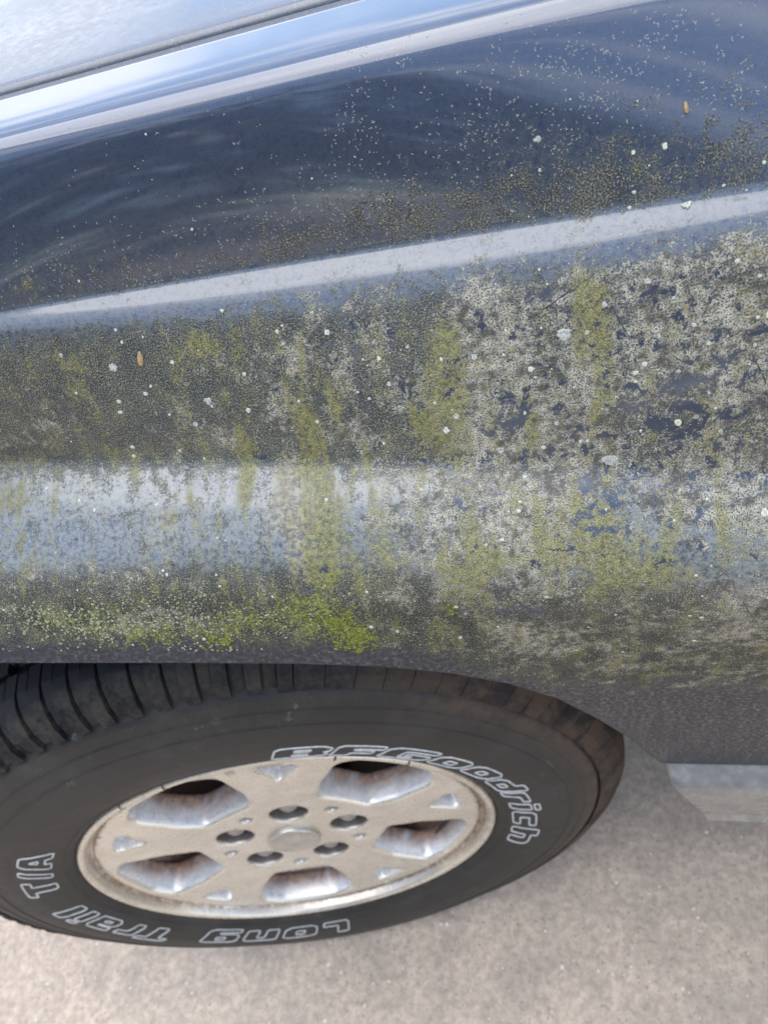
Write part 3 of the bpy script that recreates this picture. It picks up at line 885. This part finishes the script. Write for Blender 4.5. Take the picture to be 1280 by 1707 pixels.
for (x, s, r, kind) in LICHEN:
    r *= .85; mat = {'w': M_lich, 'g': M_lichg, 'y': M_lichy}[kind]
    lichen_mesh(x, s, r, mat, random.choice([3, 4, 5]), 0.00028 if kind != 'g' else .00018, ring=(kind == 'g'))
for _ in range(150):
    x = rng.uniform(-0.11, 0.46); s = rng.uniform(0.13, 0.40)
    if on_fender(x, s)[4] > 6.5 or on_fender(x, s)[4] < 3.9: continue
    lichen_mesh(x, s, rng.choice([.0004, .0006, .0008, .0011]), M_lich if rng.random() < .7 else M_lichy, 3, .0002)

# ---- the hood: crowned sheet starting 4 mm behind the fender edge
hx = np.concatenate([np.linspace(-0.80, -0.20, 14), np.linspace(-0.18, 0.95, 80)])
hy = np.concatenate([[0, 0, .0015, .004, .008, .014, .02], np.linspace(.03, 1.34, 60)])
hz = np.concatenate([[-.025, -.003, -.0008, 0.0, .0005, .0008, .0012], None or []]) if False else None
y0, z0 = feature(0, hx)
HV = []
for k, d in enumerate(hy):
    if k == 0: z = z0 - .024; y = y0 + .0060
    elif k == 1: z = z0 - .0010; y = y0 + .0052
    elif k == 2: z = z0 + .0010; y = y0 + .0064
    else:
        y = y0 + .0055 + d
        z = z0 + .0014 * (1 - math.exp(-d / .0025)) + .0008 + 0.062 * (1 - np.exp(-d / .75)) - 0.02 * max(0, d - .67) ** 2
    HV.append(np.stack([hx, y, z - 0.30 * np.clip(-0.45 - hx, 0, None) ** 2], -1))
HV = np.array(HV)
hood = mesh_obj('hood', HV.reshape(-1, 3), grid_faces(len(hy), len(hx))[:, ::-1], M_hood, car)
tag(hood, 'pale dull hood panel with water spotted dusty paint')
# rubber seal down in the gap
V = []; 
for yy, zz in ((-.002, -.016), (.0085, -.016)):
    V.append(np.stack([hx, y0 + yy, z0 + zz], -1))
seal = mesh_obj('hood_seal', np.array(V).reshape(-1, 3), grid_faces(2, len(hx)), M_black, car)

# ---- inner wheel-arch liner (a black plastic shell above and behind the wheel)
V = []
ys = [0.10, .12, .2, .36, .37]
for k, yv in enumerate(ys):
    row = []
    for i in range(49):
        a = math.pi * (.10 + .80 * i / 48)
        r = .520 if k < 4 else .05
        lz = lambda X: float(lip_z(np.array(X)))
        X = r * math.cos(a); Z = .34 + r * .93 * math.sin(a)
        row.append((X, yv + 0.012, min(Z, .79 if k == 0 else .80)))
    V.append(row)
liner = mesh_obj('wheel_arch_liner', np.array(V).reshape(-1, 3), grid_faces(5, 49), M_black, car)

# ---- sill cladding (rocker): an outward step below the fender and door
prof = [(.066, .486), (.0630, .4800), (.0600, .4780), (.0450, .4715), (.0385, .4670), (.0370, .4600), (.0385, .44), (.0395, .41), (.0415, .4010), (.0405, .3975), (.0380, .3945), (.0375, .3915), (.0400, .3885), (.060, .386), (.10, .39)]
sx_ = np.concatenate([[0.0, 0.0015, 0.004], np.linspace(.01, 2.3, 90)])
V = []
for k, (yy, zz) in enumerate(prof):
    x0 = 0.3745 + (0.478 - zz) * 0.44 if zz < .478 else .3745
    V.append([(x0 + q, yy + (0.004 if i == 0 else (.001 if i == 1 else 0)), zz) for i, q in enumerate(sx_)])
rocker = mesh_obj('sill_cladding', np.array(V).reshape(-1, 3), grid_faces(len(prof), len(sx_)), M_rocker, car)
tag(rocker, 'grey plastic sill cladding behind the front wheel')
# thin dark joint between fender and cladding is the step itself; a closing wall on the front end
V = [v[0] for v in V]; V += [(v[0], .12, v[2]) for v in V]
n_ = len(prof)
mesh_obj('sill_end', V, [(i, i + 1, n_ + i + 1, n_ + i) for i in range(n_ - 1)], M_black, rocker)

# ---- front door, rear body, far side and cabin: beyond the frame, kept simple but whole
dx = np.linspace(.628, 1.72, 60)
D, dv, ds_ = body_grid(dx)
door = mesh_obj('door', D.reshape(-1, 3), grid_faces(D.shape[0], len(dx))[:, ::-1], M_plain, car)
dx = np.linspace(1.726, 3.7, 50)
D, dv, ds_ = body_grid(dx)
mesh_obj('body_side', D.reshape(-1, 3), grid_faces(D.shape[0], len(dx))[:, ::-1], M_plain, car)
mesh_obj('underbody', *bevel_box(.50, 3.7, .14, 1.62, .30, .52, .03), M_black, car)
mesh_obj('engine_bay_shell', *bevel_box(-.70, .62, .42, 1.30, .34, .98, .03), M_black, car)
def loft(name, secs, mat, parent):
    a = np.array(secs); return mesh_obj(name, a.reshape(-1, 3), grid_faces(a.shape[0], a.shape[1]), mat, parent)
def arc_x(x, z, c, yl, yr):
    return [(x - c * (1 - (2 * t / 12 - 1) ** 2), yl + (yr - yl) * t / 12, z) for t in range(13)]
loft('windscreen', [arc_x(.98, 1.10, .12, .20, 1.52), arc_x(1.55, 1.62, .06, .34, 1.38)], M_glass, car)
loft('roof', [arc_x(1.55, 1.622, .06, .33, 1.39), arc_x(1.70, 1.66, .04, .34, 1.38), arc_x(2.6, 1.67, 0, .34, 1.38), arc_x(3.5, 1.62, -.05, .36, 1.36)], M_plain, car)
loft('side_window', [[(.98, .20, 1.10), (1.8, .20, 1.10), (3.6, .22, 1.10)], [(1.55, .335, 1.62), (1.9, .33, 1.66), (3.5, .36, 1.62)]], M_glass, car)
loft('body_side', [[(-.75, 1.62, .40), (3.7, 1.66, .40)], [(-.75, 1.64, .9), (3.7, 1.70, .9)], [(-.75, 1.52, 1.02), (3.7, 1.52, 1.10)], [(.98, 1.52, 1.10), (3.7, 1.52, 1.10)]], M_plain, car)
loft('bumper', [[(-.76, .36 , z), (-.92, .62, z), (-.96, .88, z), (-.92, 1.14, z), (-.76, 1.40, z)] for z in (.35, .45, .70, .92)] + [[(-.72, .36, .975), (-.80, .62, .98), (-.82, .88, .98), (-.80, 1.14, .98), (-.72, 1.40, .975)]], M_plain, car)

# ------------------------------------------------------------------ wheel
wheel = empty('wheel', (0, 0, 0.36), R(14.147), car)
tag(wheel, 'front wheel steered outward with champagne alloy rim and white lettered tyre')
def tyre_off(r):
    return float(np.interp(r, [.200, .2185, .224, .232, .245, .262, .280, .300, .318, .3265, .330, .345, .356, .3645],
                              [-.030, -.004, .0015, .0055, .0100, .0130, .0128, .0095, .0045, .0020, -.0035, -.0110, -.0210, -.0320]))
prof = [(-.030, .200), (-.010, .2155)]
for r in np.concatenate([np.linspace(.2185, .322, 34), [.3262, .3280, .3300, .336, .345, .352, .357, .3610, .3645]]): prof.append((tyre_off(r), r))
prof += [(-.05, .3660), (-.12, .3670), (-.19, .3660), (-.215, .355), (-.232, .33), (-.25, .28), (-.235, .22), (-.215, .21)]
TV, TF = lathe([(o, r - .0055 * min(1, max(0, (r - .345) / .02))) for o, r in prof], 256)
TV[:, 2] = np.maximum(TV[:, 2], -.3575)
low = np.clip((-TV[:, 2] - .27) / .09, 0, 1)
TV[:, 1] -= np.where(TV[:, 1] < .02, 1, 0) * low * .006
# soften the crosswise steps of the lower sidewall
tyre = mesh_obj('tyre', TV, TF, M_rubber, wheel)
tag(tyre, 'black off-road tyre with dusty sidewall and brown dirt on its rear shoulder')
# fine moulded ribs round the sidewall
ribs = []
for r0 in (.2290, .2960, .3120):
    pr = [(tyre_off(r0 - .0008) - .0002, r0 - .0008), (tyre_off(r0) + .0009, r0), (tyre_off(r0 + .0008) - .0002, r0 + .0008)]
    v, f = lathe(pr, 220); v[:, 2] = np.maximum(v[:, 2], -.357); ribs.append((v, f))
mesh_obj('sidewall_rib', *merge(ribs), M_rubber, wheel)

# tread: 66 blocks in each of four rows, every block an object sharing one of two meshes
NB = 92; pitch = 2 * math.pi / NB
def block_mesh(kind, fill=.91):
    parts = []
    def slab(poly, a0, a1, skew=0.0):
        k = len(poly); V = []
        for a in (a0, a1):
            for (o, r) in poly:
                r -= .0055 * min(1, max(0, (r - .345) / .02))
                aa = a + skew * (o + .08)
                V.append((r * math.cos(aa), -o, r * math.sin(aa)))
        F = [(i, (i + 1) % k, k + (i + 1) % k, k + i) for i in range(k)] + [tuple(range(k))[::-1], tuple(range(k, 2 * k))]
        parts.append((V, F))
    w = pitch * fill
    if kind == 'packed':
        slab([(.0010, .331), (-.0030, .3440), (-.0115, .3600), (-.0205, .3690), (-.0300, .3722), (-.0500, .3742), (-.0500, .3600), (-.0200, .3520), (-.0080, .3300)], -w / 2, w / 2)
    elif kind == 'shoulder':
        slab([(.0015, .331), (-.0020, .3440), (-.0110, .3600), (-.0200, .3690), (-.0300, .3725), (-.0500, .3745), (-.0500, .3600), (-.0200, .3520), (-.0080, .3300)], -w / 2, w * .02)
        slab([(-.0025, .333), (-.0060, .3440), (-.0135, .3590), (-.0220, .3680), (-.0310, .3725), (-.0470, .3745), (-.0470, .3600), (-.0200, .3520), (-.0090, .3320)], w * .06, w / 2)
    else:
        slab([(-.056, .360), (-.056, .3738), (-.0575, .375), (-.084, .3755), (-.0855, .3740), (-.0855, .360)], -w / 2, -w * .02, 1.2 * pitch)
        slab([(-.062, .360), (-.062, .3738), (-.0635, .375), (-.097, .3755), (-.0985, .3740), (-.0985, .360)], w * .03, w / 2, 1.2 * pitch)
    v, f = merge(parts)
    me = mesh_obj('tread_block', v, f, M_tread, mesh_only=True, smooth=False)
    return me
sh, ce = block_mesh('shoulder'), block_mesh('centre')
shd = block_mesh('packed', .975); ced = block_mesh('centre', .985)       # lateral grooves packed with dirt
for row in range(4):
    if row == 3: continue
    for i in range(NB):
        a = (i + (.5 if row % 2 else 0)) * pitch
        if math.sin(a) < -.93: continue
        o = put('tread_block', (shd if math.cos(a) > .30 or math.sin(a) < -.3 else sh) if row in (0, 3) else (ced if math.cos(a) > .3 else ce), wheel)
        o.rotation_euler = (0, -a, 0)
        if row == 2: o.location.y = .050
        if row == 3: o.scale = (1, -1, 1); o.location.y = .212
        if row == 3: pass

inner = []
co_ = np.array([v.co[:] for v in sh.vertices]); fa_ = [tuple(p.vertices) for p in sh.polygons]
for i in range(NB):
    a = (i + .5) * pitch
    if math.sin(a) < -.93: continue
    c, s_ = math.cos(a), math.sin(a)
    V = [(x * c - z * s_, .212 - y, x * s_ + z * c) for x, y, z in co_]
    inner.append((V, fa_))
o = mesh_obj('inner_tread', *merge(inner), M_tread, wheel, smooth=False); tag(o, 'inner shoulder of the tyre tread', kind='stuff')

# ---- rim: face sheet with five big windows, five small triangles, lug pockets and dimples
def face_off(r):
    return float(np.interp(r, [0, .03, .06, .09, .12, .16, .19, .2025], [-.0150, -.0155, -.0160, -.0150, -.0125, -.0105, -.0100, -.0100]))
def round_poly(pts, rads, n=7):
    out = []; k = len(pts)
    for i in range(k):
        p = Vector(pts[i]); a = Vector(pts[i - 1]); c = Vector(pts[(i + 1) % k])
        u = (a - p).normalized(); w = (c - p).normalized(); ang = u.angle(w)
        d = rads[i] / math.tan(ang / 2); p0 = p + u * d; p1 = p + w * d
        cen = p + (u + w).normalized() * (rads[i] / math.sin(ang / 2))
        a0 = math.atan2((p0 - cen).y, (p0 - cen).x); a1 = math.atan2((p1 - cen).y, (p1 - cen).x); da = (a1 - a0 + math.pi) % (2 * math.pi) - math.pi
        out += [tuple(cen + Vector((math.cos(a0 + da * q / n), math.sin(a0 + da * q / n))) * rads[i]) for q in range(n + 1)]
    # resample evenly
    L = []; tot = 0; m = len(out)
    for i in range(m): L.append(tot); tot += (Vector(out[(i + 1) % m]) - Vector(out[i])).length
    N = max(20, int(tot / .0045)); res = []
    for q in range(N):
        s = tot * q / N; i = max(j for j in range(m) if L[j] <= s + 1e-9)
        e = (Vector(out[(i + 1) % m]) - Vector(out[i])); l = e.length
        res.append(tuple(Vector(out[i]) + e * ((s - L[i]) / l if l > 1e-9 else 0)))
    return res
def spin(pts, a):
    c, s = math.cos(a), math.sin(a)      # local x axis -> radial direction a
    return [(x * c - y * s, x * s + y * c) for x, y in pts]
def circle(r, cx, n): return [(cx + r * math.cos(6.28318 * i / n), r * math.sin(6.28318 * i / n)) for i in range(n)]
SP0 = R(77.5)
holes = []
win = round_poly([(.0965, -.033), (.128, -.050), (.176, -.0615), (.1935, -.036), (.1965, 0.0), (.1935, .036), (.176, .0615), (.128, .050), (.0965, .033)],
                 [.012, .030, .016, .022, .2, .022, .016, .030, .012])
tri = round_poly([(.1485, 0), (.1835, -.0255), (.1875, 0), (.1835, .0255)], [.004, .006, .08, .006])
for k in range(5):
    a = SP0 + k * 2 * math.pi / 5
    holes.append(('window', spin(win, a + math.pi / 5), a + math.pi / 5))
    holes.append(('tri', spin(tri, a), a))
    holes.append(('lug', spin(circle(.0212, .0635, 36), a), a))
    holes.append(('dot', spin(circle(.0078, .0745, 22), a + math.pi / 5), a + math.pi / 5))
pts, edges, fcs = [], [], []
NO = 200; R_OUT = .2025
pts += [(R_OUT * math.cos(6.283185 * i / NO), R_OUT * math.sin(6.283185 * i / NO)) for i in range(NO)]
edges += [(i, (i + 1) % NO) for i in range(NO)]
ranges = []
for kind, poly, a in holes:
    b0 = len(pts); pts += poly; n = len(poly); edges += [(b0 + i, b0 + (i + 1) % n) for i in range(n)]; ranges.append((b0, n))
def inside(p, poly):
    x, y = p; c = False; n = len(poly)
    for i in range(n):
        x1, y1 = poly[i]; x2, y2 = poly[i - 1]
        if (y1 > y) != (y2 > y) and x < (x2 - x1) * (y - y1) / (y2 - y1) + x1: c = not c
    return c
bnd = np.array(pts)
step = .0052
for iy in range(-40, 41):
    for ix in range(-40, 41):
        p = (ix * step + (iy % 2) * step / 2, iy * step * .87)
        if math.hypot(*p) > R_OUT - .003: continue
        if np.min(((bnd - np.array(p)) ** 2).sum(1)) < .0024 ** 2: continue
        if any(inside(p, h[1]) for h in holes): continue
        pts.append(p)
res = delaunay_2d_cdt([Vector(p) for p in pts], edges, [], 1, 1e-6)
vs2, fs2 = res[0], res[2]
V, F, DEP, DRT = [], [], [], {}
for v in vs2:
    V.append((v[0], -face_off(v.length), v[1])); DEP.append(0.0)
for f in fs2:
    c = sum((Vector(vs2[i]) for i in f), Vector((0, 0))) / len(f)
    if c.length > R_OUT or any(inside(c, h[1]) for h in holes if (Vector(h[1][0]) - c).length < .13): continue
    F.append(tuple(f)[::-1])
# walls of every opening
def ring_wall(poly, prof, floor=None):
    c = Vector((sum(p[0] for p in poly) / len(poly), sum(p[1] for p in poly) / len(poly))); n = len(poly)
    base = len(V)
    for (ins, d) in prof:
        for p in poly:
            q = Vector(p) - c; q = c + q * max(.02, 1 - ins / q.length)
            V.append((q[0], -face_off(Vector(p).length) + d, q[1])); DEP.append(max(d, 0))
    for r in range(len(prof) - 1):
        for i in range(n):
            j = (i + 1) % n
            F.append((base + r * n + i, base + r * n + j, base + (r + 1) * n + j, base + (r + 1) * n + i))
    if floor is not None:
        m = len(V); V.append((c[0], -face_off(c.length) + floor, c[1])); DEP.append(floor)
        r = len(prof) - 1
        for i in range(n): F.append((base + r * n + i, base + r * n + (i + 1) % n, m))
for kind, poly, a in holes:
    if kind == 'window': ring_wall(poly, [(0, 0), (.0006, .0003), (.0016, .0012), (.0026, .0032), (.0036, .007), (.0048, .013), (.0062, .020), (.0072, .027), (.0074, .031), (.0060, .033)])
    elif kind == 'tri': ring_wall(poly, [(0, 0), (.0005, .0003), (.0012, .0012), (.0020, .004), (.0034, .010), (.0052, .0165), (.0075, .0180)], .019)
    elif kind == 'lug':
        d0 = len(DEP)
        ring_wall(poly, [(0, 0), (.0005, .0003), (.0012, .0012), (.0018, .004), (.0024, .012), (.0030, .020), (.0050, .022)], .0225)
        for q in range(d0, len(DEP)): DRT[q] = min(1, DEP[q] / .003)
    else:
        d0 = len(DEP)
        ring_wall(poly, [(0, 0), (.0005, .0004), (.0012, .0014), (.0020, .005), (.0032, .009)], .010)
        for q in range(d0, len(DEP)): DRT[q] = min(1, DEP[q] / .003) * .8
rim = None
# flange and groove round the face, then the barrel going inward
fl_prof = [(face_off(.2025), .2025), (-.0120, .2040), (-.0135, .2058), (-.0130, .2076), (-.0090, .2092), (-.0030, .2104), (-.0004, .2120), (.0006, .2142), (.0006, .2165), (-.0006, .2182), (-.0030, .2192), (-.010, .2190)]
v, f = lathe(fl_prof, 220)
n0 = len(V); V += [tuple(q) for q in v]; DEP += [0.0] * len(v); F += [tuple(int(i) + n0 for i in q)[::-1] for q in f]
ba_prof = [(-.016, .2015), (-.030, .1985), (-.045, .192), (-.065, .187), (-.10, .186), (-.17, .187), (-.20, .195)]
v, f = lathe(ba_prof, 160)
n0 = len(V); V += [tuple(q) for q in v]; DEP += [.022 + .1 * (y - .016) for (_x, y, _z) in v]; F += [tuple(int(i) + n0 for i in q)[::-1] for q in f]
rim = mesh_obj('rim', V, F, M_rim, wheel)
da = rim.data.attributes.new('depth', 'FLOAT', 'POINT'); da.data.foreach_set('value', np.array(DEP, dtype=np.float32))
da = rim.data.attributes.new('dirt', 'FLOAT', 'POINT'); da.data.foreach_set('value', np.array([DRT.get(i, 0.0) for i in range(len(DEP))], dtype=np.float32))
tag(rim, 'champagne alloy rim with five spokes and brown corrosion')
bm = bmesh.new(); bm.from_mesh(rim.data); bmesh.ops.remove_doubles(bm, verts=bm.verts[:], dist=2e-5); bmesh.ops.recalc_face_normals(bm, faces=bm.faces[:]); bm.to_mesh(rim.data); bm.free()

# centre cap, lug nuts, brake parts
v, f = lathe([(-.0165, .0290), (-.0120, .0287), (-.0106, .0278), (-.0102, .0262), (-.0106, .0250), (-.0104, .02), (-.0100, .010), (-.0098, .0004)], 72)
cap = mesh_obj('centre_cap', v, f, simple_mat('brushed_cap', (0.46, 0.43, 0.38), 0.30, 0.55, 0.12, 60, 0.05, 0.3), wheel)
def lug_nut():
    parts = [lathe([(-.040, .0150), (-.034, .0150), (-.0335, .0112)], 24)]
    ring = []
    for o, r in [(-.040, .0105), (-.0200, .0105), (-.0182, .0098)]:
        ring.append([(r / (math.cos((a % 60 - 30) * math.pi / 180)) * math.cos(R(a)) * .97, -o, r / (math.cos((a % 60 - 30) * math.pi / 180)) * math.sin(R(a)) * .97) for a in range(0, 360, 15)])
    for o, r in [(-.0168, .0085), (-.0150, .0055), (-.0144, .002), (-.0143, .0001)]:
        ring.append([(r * math.cos(R(a)), -o, r * math.sin(R(a))) for a in range(0, 360, 15)])
    a_ = np.array(ring); parts.append((a_.reshape(-1, 3), grid_faces(a_.shape[0], 24, True)))
    return mesh_obj('lug_nut', *merge(parts), M_steel, mesh_only=True)
ln = lug_nut()
for k in range(5):
    a = SP0 + k * 2 * math.pi / 5
    o = put('lug_nut', ln, wheel); o.location = (.0635 * math.cos(a), -.0085 + .0085 - 0.0, .0635 * math.sin(a)); o.location.y = .005
v, f = lathe([(-.105, .075), (-.105, .150), (-.111, .152), (-.130, .152), (-.130, .075)], 90)
mesh_obj('brake_disc', v, f, M_disc, wheel)
v, f = lathe([(-.056, .0001), (-.056, .06), (-.066, .068), (-.12, .07)], 60)
mesh_obj('wheel_hub', v, f, M_disc, wheel)
v, f = lathe([(-.135, .001), (-.135, .186)], 60)
mesh_obj('brake_backplate', v, f, M_black, wheel)
# valve stem in the right-hand window
vs_ = []; va = R(338)
bmv = []
for (rr, off, rad) in [(.190, -.040, .0062), (.182, -.030, .0062), (.174, -.022, .0050), (.166, -.016, .0044), (.160, -.012, .0040)]:
    ctr = Vector((rr * math.cos(va), -off, rr * math.sin(va)))
    bmv.append([tuple(ctr + Vector((0, 0, 1)) * rad * math.cos(q * .6283) + Vector((.6, .8, 0)) * rad * math.sin(q * .6283)) for q in range(10)])
a_ = np.array(bmv); mesh_obj('valve_stem', a_.reshape(-1, 3), grid_faces(5, 10, True), M_black, wheel)
# wheel-balance seams on the flange: four short dark clips / joints
for ang in (118, 104, 63, 44):
    a = R(ang); V = []
    for r, o in ((.2100, -.0035), (.2122, .0004), (.2150, .0012), (.2178, .0004), (.2190, -.002)):
        for w in (-.0007, .0007): V.append((r * math.cos(a) - w * math.sin(a), -o - .0004, r * math.sin(a) + w * math.cos(a)))
    mesh_obj('flange_mark', V, [(2 * i, 2 * i + 1, 2 * i + 3, 2 * i + 2) for i in range(4)], M_disc, wheel)

# ---- raised white outline lettering wrapped round the sidewall (BFGoodrich / Long Trail T/A)
def bx(x0, y0, x1, y1): return [(x0, y0), (x0, y1), (x1, y1), (x1, y0)]
GLYPH = {
 'B': [[(0, 0), (0, 1), (.82, 1), (1, .86), (1, .62), (.90, .5), (1, .38), (1, .14), (.82, 0)], bx(.36, .62, .64, .77), bx(.36, .23, .64, .39)],
 'F': [[(0, 0), (0, 1), (1, 1), (1, .74), (.40, .74), (.40, .62), (.86, .62), (.86, .38), (.40, .38), (.40, 0)]],
 'G': [[(.14, 0), (0, .14), (0, .86), (.14, 1), (1, 1), (1, .76), (.38, .76), (.38, .24), (.66, .24), (.66, .36), (.5, .36), (.5, .56), (1, .56), (1, .14), (.86, 0)]],
 'o': [[(.18, 0), (0, .15), (0, .73), (.18, .88), (.82, .88), (1, .73), (1, .15), (.82, 0)], bx(.37, .30, .63, .58)],
 'd': [[(.15, 0), (0, .14), (0, .60), (.15, .74), (.60, .74), (.60, 1), (1, 1), (1, 0)], bx(.36, .25, .62, .49)],
 'r': [[(0, 0), (0, .80), (1, .80), (1, .54), (.56, .54), (.46, .44), (.46, 0)]],
 'i': [bx(0, 0, 1, .72), bx(0, .84, 1, 1.02)],
 'c': [[(.15, 0), (0, .15), (0, .68), (.15, .82), (1, .82), (1, .57), (.42, .57), (.42, .25), (1, .25), (1, 0)]],
 'h': [[(0, 0), (0, 1), (.38, 1), (.38, .76), (.84, .76), (1, .62), (1, 0), (.62, 0), (.62, .52), (.38, .52), (.38, 0)]],
 'L': [[(0, 0), (0, 1), (.42, 1), (.42, .28), (1, .28), (1, 0)]],
 'n': [[(0, 0), (0, .82), (.84, .82), (1, .67), (1, 0), (.62, 0), (.62, .56), (.38, .56), (.38, 0)]],
 'g': [[(.0, -.12), (0, .06), (.62, .06), (.62, .16), (.15, .16), (0, .30), (0, .70), (.15, .84), (1, .84), (1, .02), (.85, -.12)], bx(.37, .40, .63, .60)],
 'T': [[(.3, 0), (.3, .72), (0, .72), (0, 1), (1, 1), (1, .72), (.7, .72), (.7, 0)]],
 'a': [[(.13, 0), (0, .13), (0, .38), (.13, .5), (.62, .5), (.62, .58), (.05, .58), (.05, .82), (.85, .82), (1, .69), (1, 0)], bx(.34, .18, .62, .31)],
 'l': [bx(0, 0, 1, 1)],
 '/': [[(0, 0), (.55, 1), (1, 1), (.45, 0)]],
 'A': [[(0, 0), (.26, 1), (.74, 1), (1, 0), (.66, 0), (.63, .2), (.37, .2), (.34, 0)], [(.41, .42), (.59, .42), (.5, .68)]],
}
def letter(ch, a0, a1, r0, r1):
    """outline of a bold slanted letter as a thin raised bead following the curved sidewall"""
    parts = []
    for poly in GLYPH[ch]:
        # world point of a glyph point
        def W(u, v, up=0.0):
            r = r0 + (r1 - r0) * v; a = a0 + (a1 - a0) * u - (v - .5) * .022
            z = r * math.sin(a); off = tyre_off(r) + min(1, max(0, (-z - .27) / .09)) * .006 + up
            return Vector((r * math.cos(a), -off, z))
        pts = []
        n = len(poly)
        for i in range(n):
            p, q = Vector(poly[i]), Vector(poly[(i + 1) % n])
            if ch in 'ocGadghnBr' or True:
                p2, q2 = p.lerp(q, .10), p.lerp(q, .90)
            for k in range(6): pts.append(p2.lerp(q2, k / 5))
        P = [W(u, v, .0001) for u, v in pts]; U = [W(u, v, .0010) - W(u, v, 0) for u, v in pts]
        m = len(P); ring = []
        for i in range(m):
            t = (P[(i + 1) % m] - P[i - 1]).normalized(); nn = U[i].normalized(); s_ = t.cross(nn).normalized()
            ring.append([tuple(P[i] + s_ * BW), tuple(P[i] + s_ * BW * .6 + nn * BW * .75), tuple(P[i] - s_ * BW * .6 + nn * BW * .75), tuple(P[i] - s_ * BW)])
        ring.append(ring[0]); a_ = np.array(ring)
        parts.append((a_.reshape(-1, 3), grid_faces(m + 1, 4)))
    return mesh_obj('letter', *merge(parts), M_white, wheel)
BW = .0010
W1 = [('B', 76.5, 66), ('F', 65, 56), ('G', 55, 44.5), ('o', 43, 34.5), ('o', 33, 24.5), ('d', 23, 14.5), ('r', 13.3, 7.3), ('i', 5.5, 2), ('c', 0, -8), ('h', -10.5, -20)]
W2 = [('L', 268, 260.5), ('o', 258.5, 249), ('n', 247, 237.5), ('g', 235.5, 225.5)]
W3 = [('T', 215.5, 206.5), ('r', 205, 199), ('a', 197, 189), ('i', 187, 184), ('l', 181.5, 178)]
W4 = [('T', 166, 157.5), ('/', 156, 151), ('A', 150.5, 141)]
for W, ra, rb in ((W1, .2355, .2640), (W2, .2400, .2700), (W3, .2400, .2690), (W4, .2400, .2690)):
    for ch, a, bb in W: letter(ch, R(a), R(bb), ra, rb)

# ------------------------------------------------------------------ loose things
def bud_scale(x, s, ln_, wd, rot, label):
    P, n, ex, es, _v = on_fender(x, s)
    d = ex * math.cos(rot) + es * math.sin(rot); e = np.cross(n, d)
    V, N = [], 9
    for i in range(N):
        u = i / (N - 1) * 2 - 1; w = wd * math.sqrt(max(.02, 1 - u * u)) * (1 - .25 * u)
        for q in (-1, -.5, 0, .5, 1):
            V.append(n * (.0003 + .0010 * (1 - q * q) * (1 - u * u) + .0004 * u * u) + d * u * ln_ / 2 + e * q * w / 2)
    o = mesh_obj('bud_scale', V, grid_faces(N, 5), M_bud); o.location = P
    so = o.modifiers.new('s', 'SOLIDIFY'); so.thickness = .0002
    tag(o, label, 'bud scale'); return o
for a in BUDS: bud_scale(*a)
def crumb(x, s, sizes, label):
    P, n, ex, es, _v = on_fender(x, s); bm = bmesh.new()
    for (dx_, dy_, r) in sizes:
        m = bmesh.ops.create_icosphere(bm, subdivisions=2, radius=r)
        for v in m['verts']:
            c = v.co * (1 + .22 * math.sin(v.co.x * 3900 + v.co.y * 2700 + dx_ * 9e3))
            v.co = Vector(ex * (dx_ + c.x) + es * (dy_ + c.y) + n * (c.z * .6 + r * .4))
    me = bpy.data.meshes.new('seed_crumb'); bm.to_mesh(me); bm.free(); me.materials.append(M_lich); me.shade_smooth()
    o = put('seed_crumb', me); o.location = P; tag(o, label, 'crumb'); return o
for a in CRUMBS: crumb(*a)

# pale stones bedded in the concrete
sv_, sf_ = [], []
for _ in range(2600):
    x = rng.uniform(-1.2, 1.6); y = rng.uniform(-.75, 1.0); r = rng.choice([.0012, .0016, .0022, .0030], p=[.35, .3, .25, .10])
    b0 = len(sv_); k = 7; ph = rng.uniform(0, 6)
    for lv, (f, z) in enumerate(((1, -.0006), (.75, r * .35), (.3, r * .5))):
        for i in range(k):
            a = 6.283 * i / k + ph; rr = r * f * (1 + .2 * math.sin(2 * a + ph))
            sv_.append((x + rr * math.cos(a), y + rr * math.sin(a), z))
    for q in grid_faces(3, k, True): sf_.append(tuple(int(i) + b0 for i in q))
    sf_.append(tuple(b0 + 2 * k + i for i in range(k)))
peb = mesh_obj('pebbles', sv_, sf_, M_stone); tag(peb, 'small pale stones bedded in the concrete paving', 'pebbles', kind='stuff')

# unseen trees added behind the camera to darken the panel's left-hand reflections
lv_, lf_ = [], []
crowns = []
for i in range(16):
    cx = -14 + i * 0.98 + rng.uniform(-.4, .4); crowns.append((cx, -7.5 + rng.uniform(-1.2, 1.2), rng.uniform(2.6, 3.8), rng.uniform(1.4, 2.0), rng.uniform(2.2, 3.2)))
for (cx, cy, cz, rh, rv) in crowns:
    for _ in range(900):
        d = rng.normal(size=3); d /= np.linalg.norm(d); q = rng.uniform(.55, 1.05) * (1 + .2 * math.sin(5 * d[0] + 4 * d[2] + cx))
        c = np.array([cx, cy, cz]) + d * q * np.array([rh, rh, rv])
        if c[2] < .1: c[2] = abs(c[2]) + .1
        e1 = rng.normal(size=3); e1 /= np.linalg.norm(e1); e2 = np.cross(e1, rng.normal(size=3)); e2 /= np.linalg.norm(e2)
        s = rng.uniform(.09, .22); b0 = len(lv_)
        lv_ += [c - e1 * s, c + e2 * s * .5, c + e1 * s, c - e2 * s * .5]; lf_.append((b0, b0 + 1, b0 + 2, b0 + 3))
wd = mesh_obj('added_reflection_trees', lv_, lf_, M_leaf, smooth=False); tag(wd, 'unseen evergreen trees added to darken reflections in the car paint', 'trees', kind='stuff')
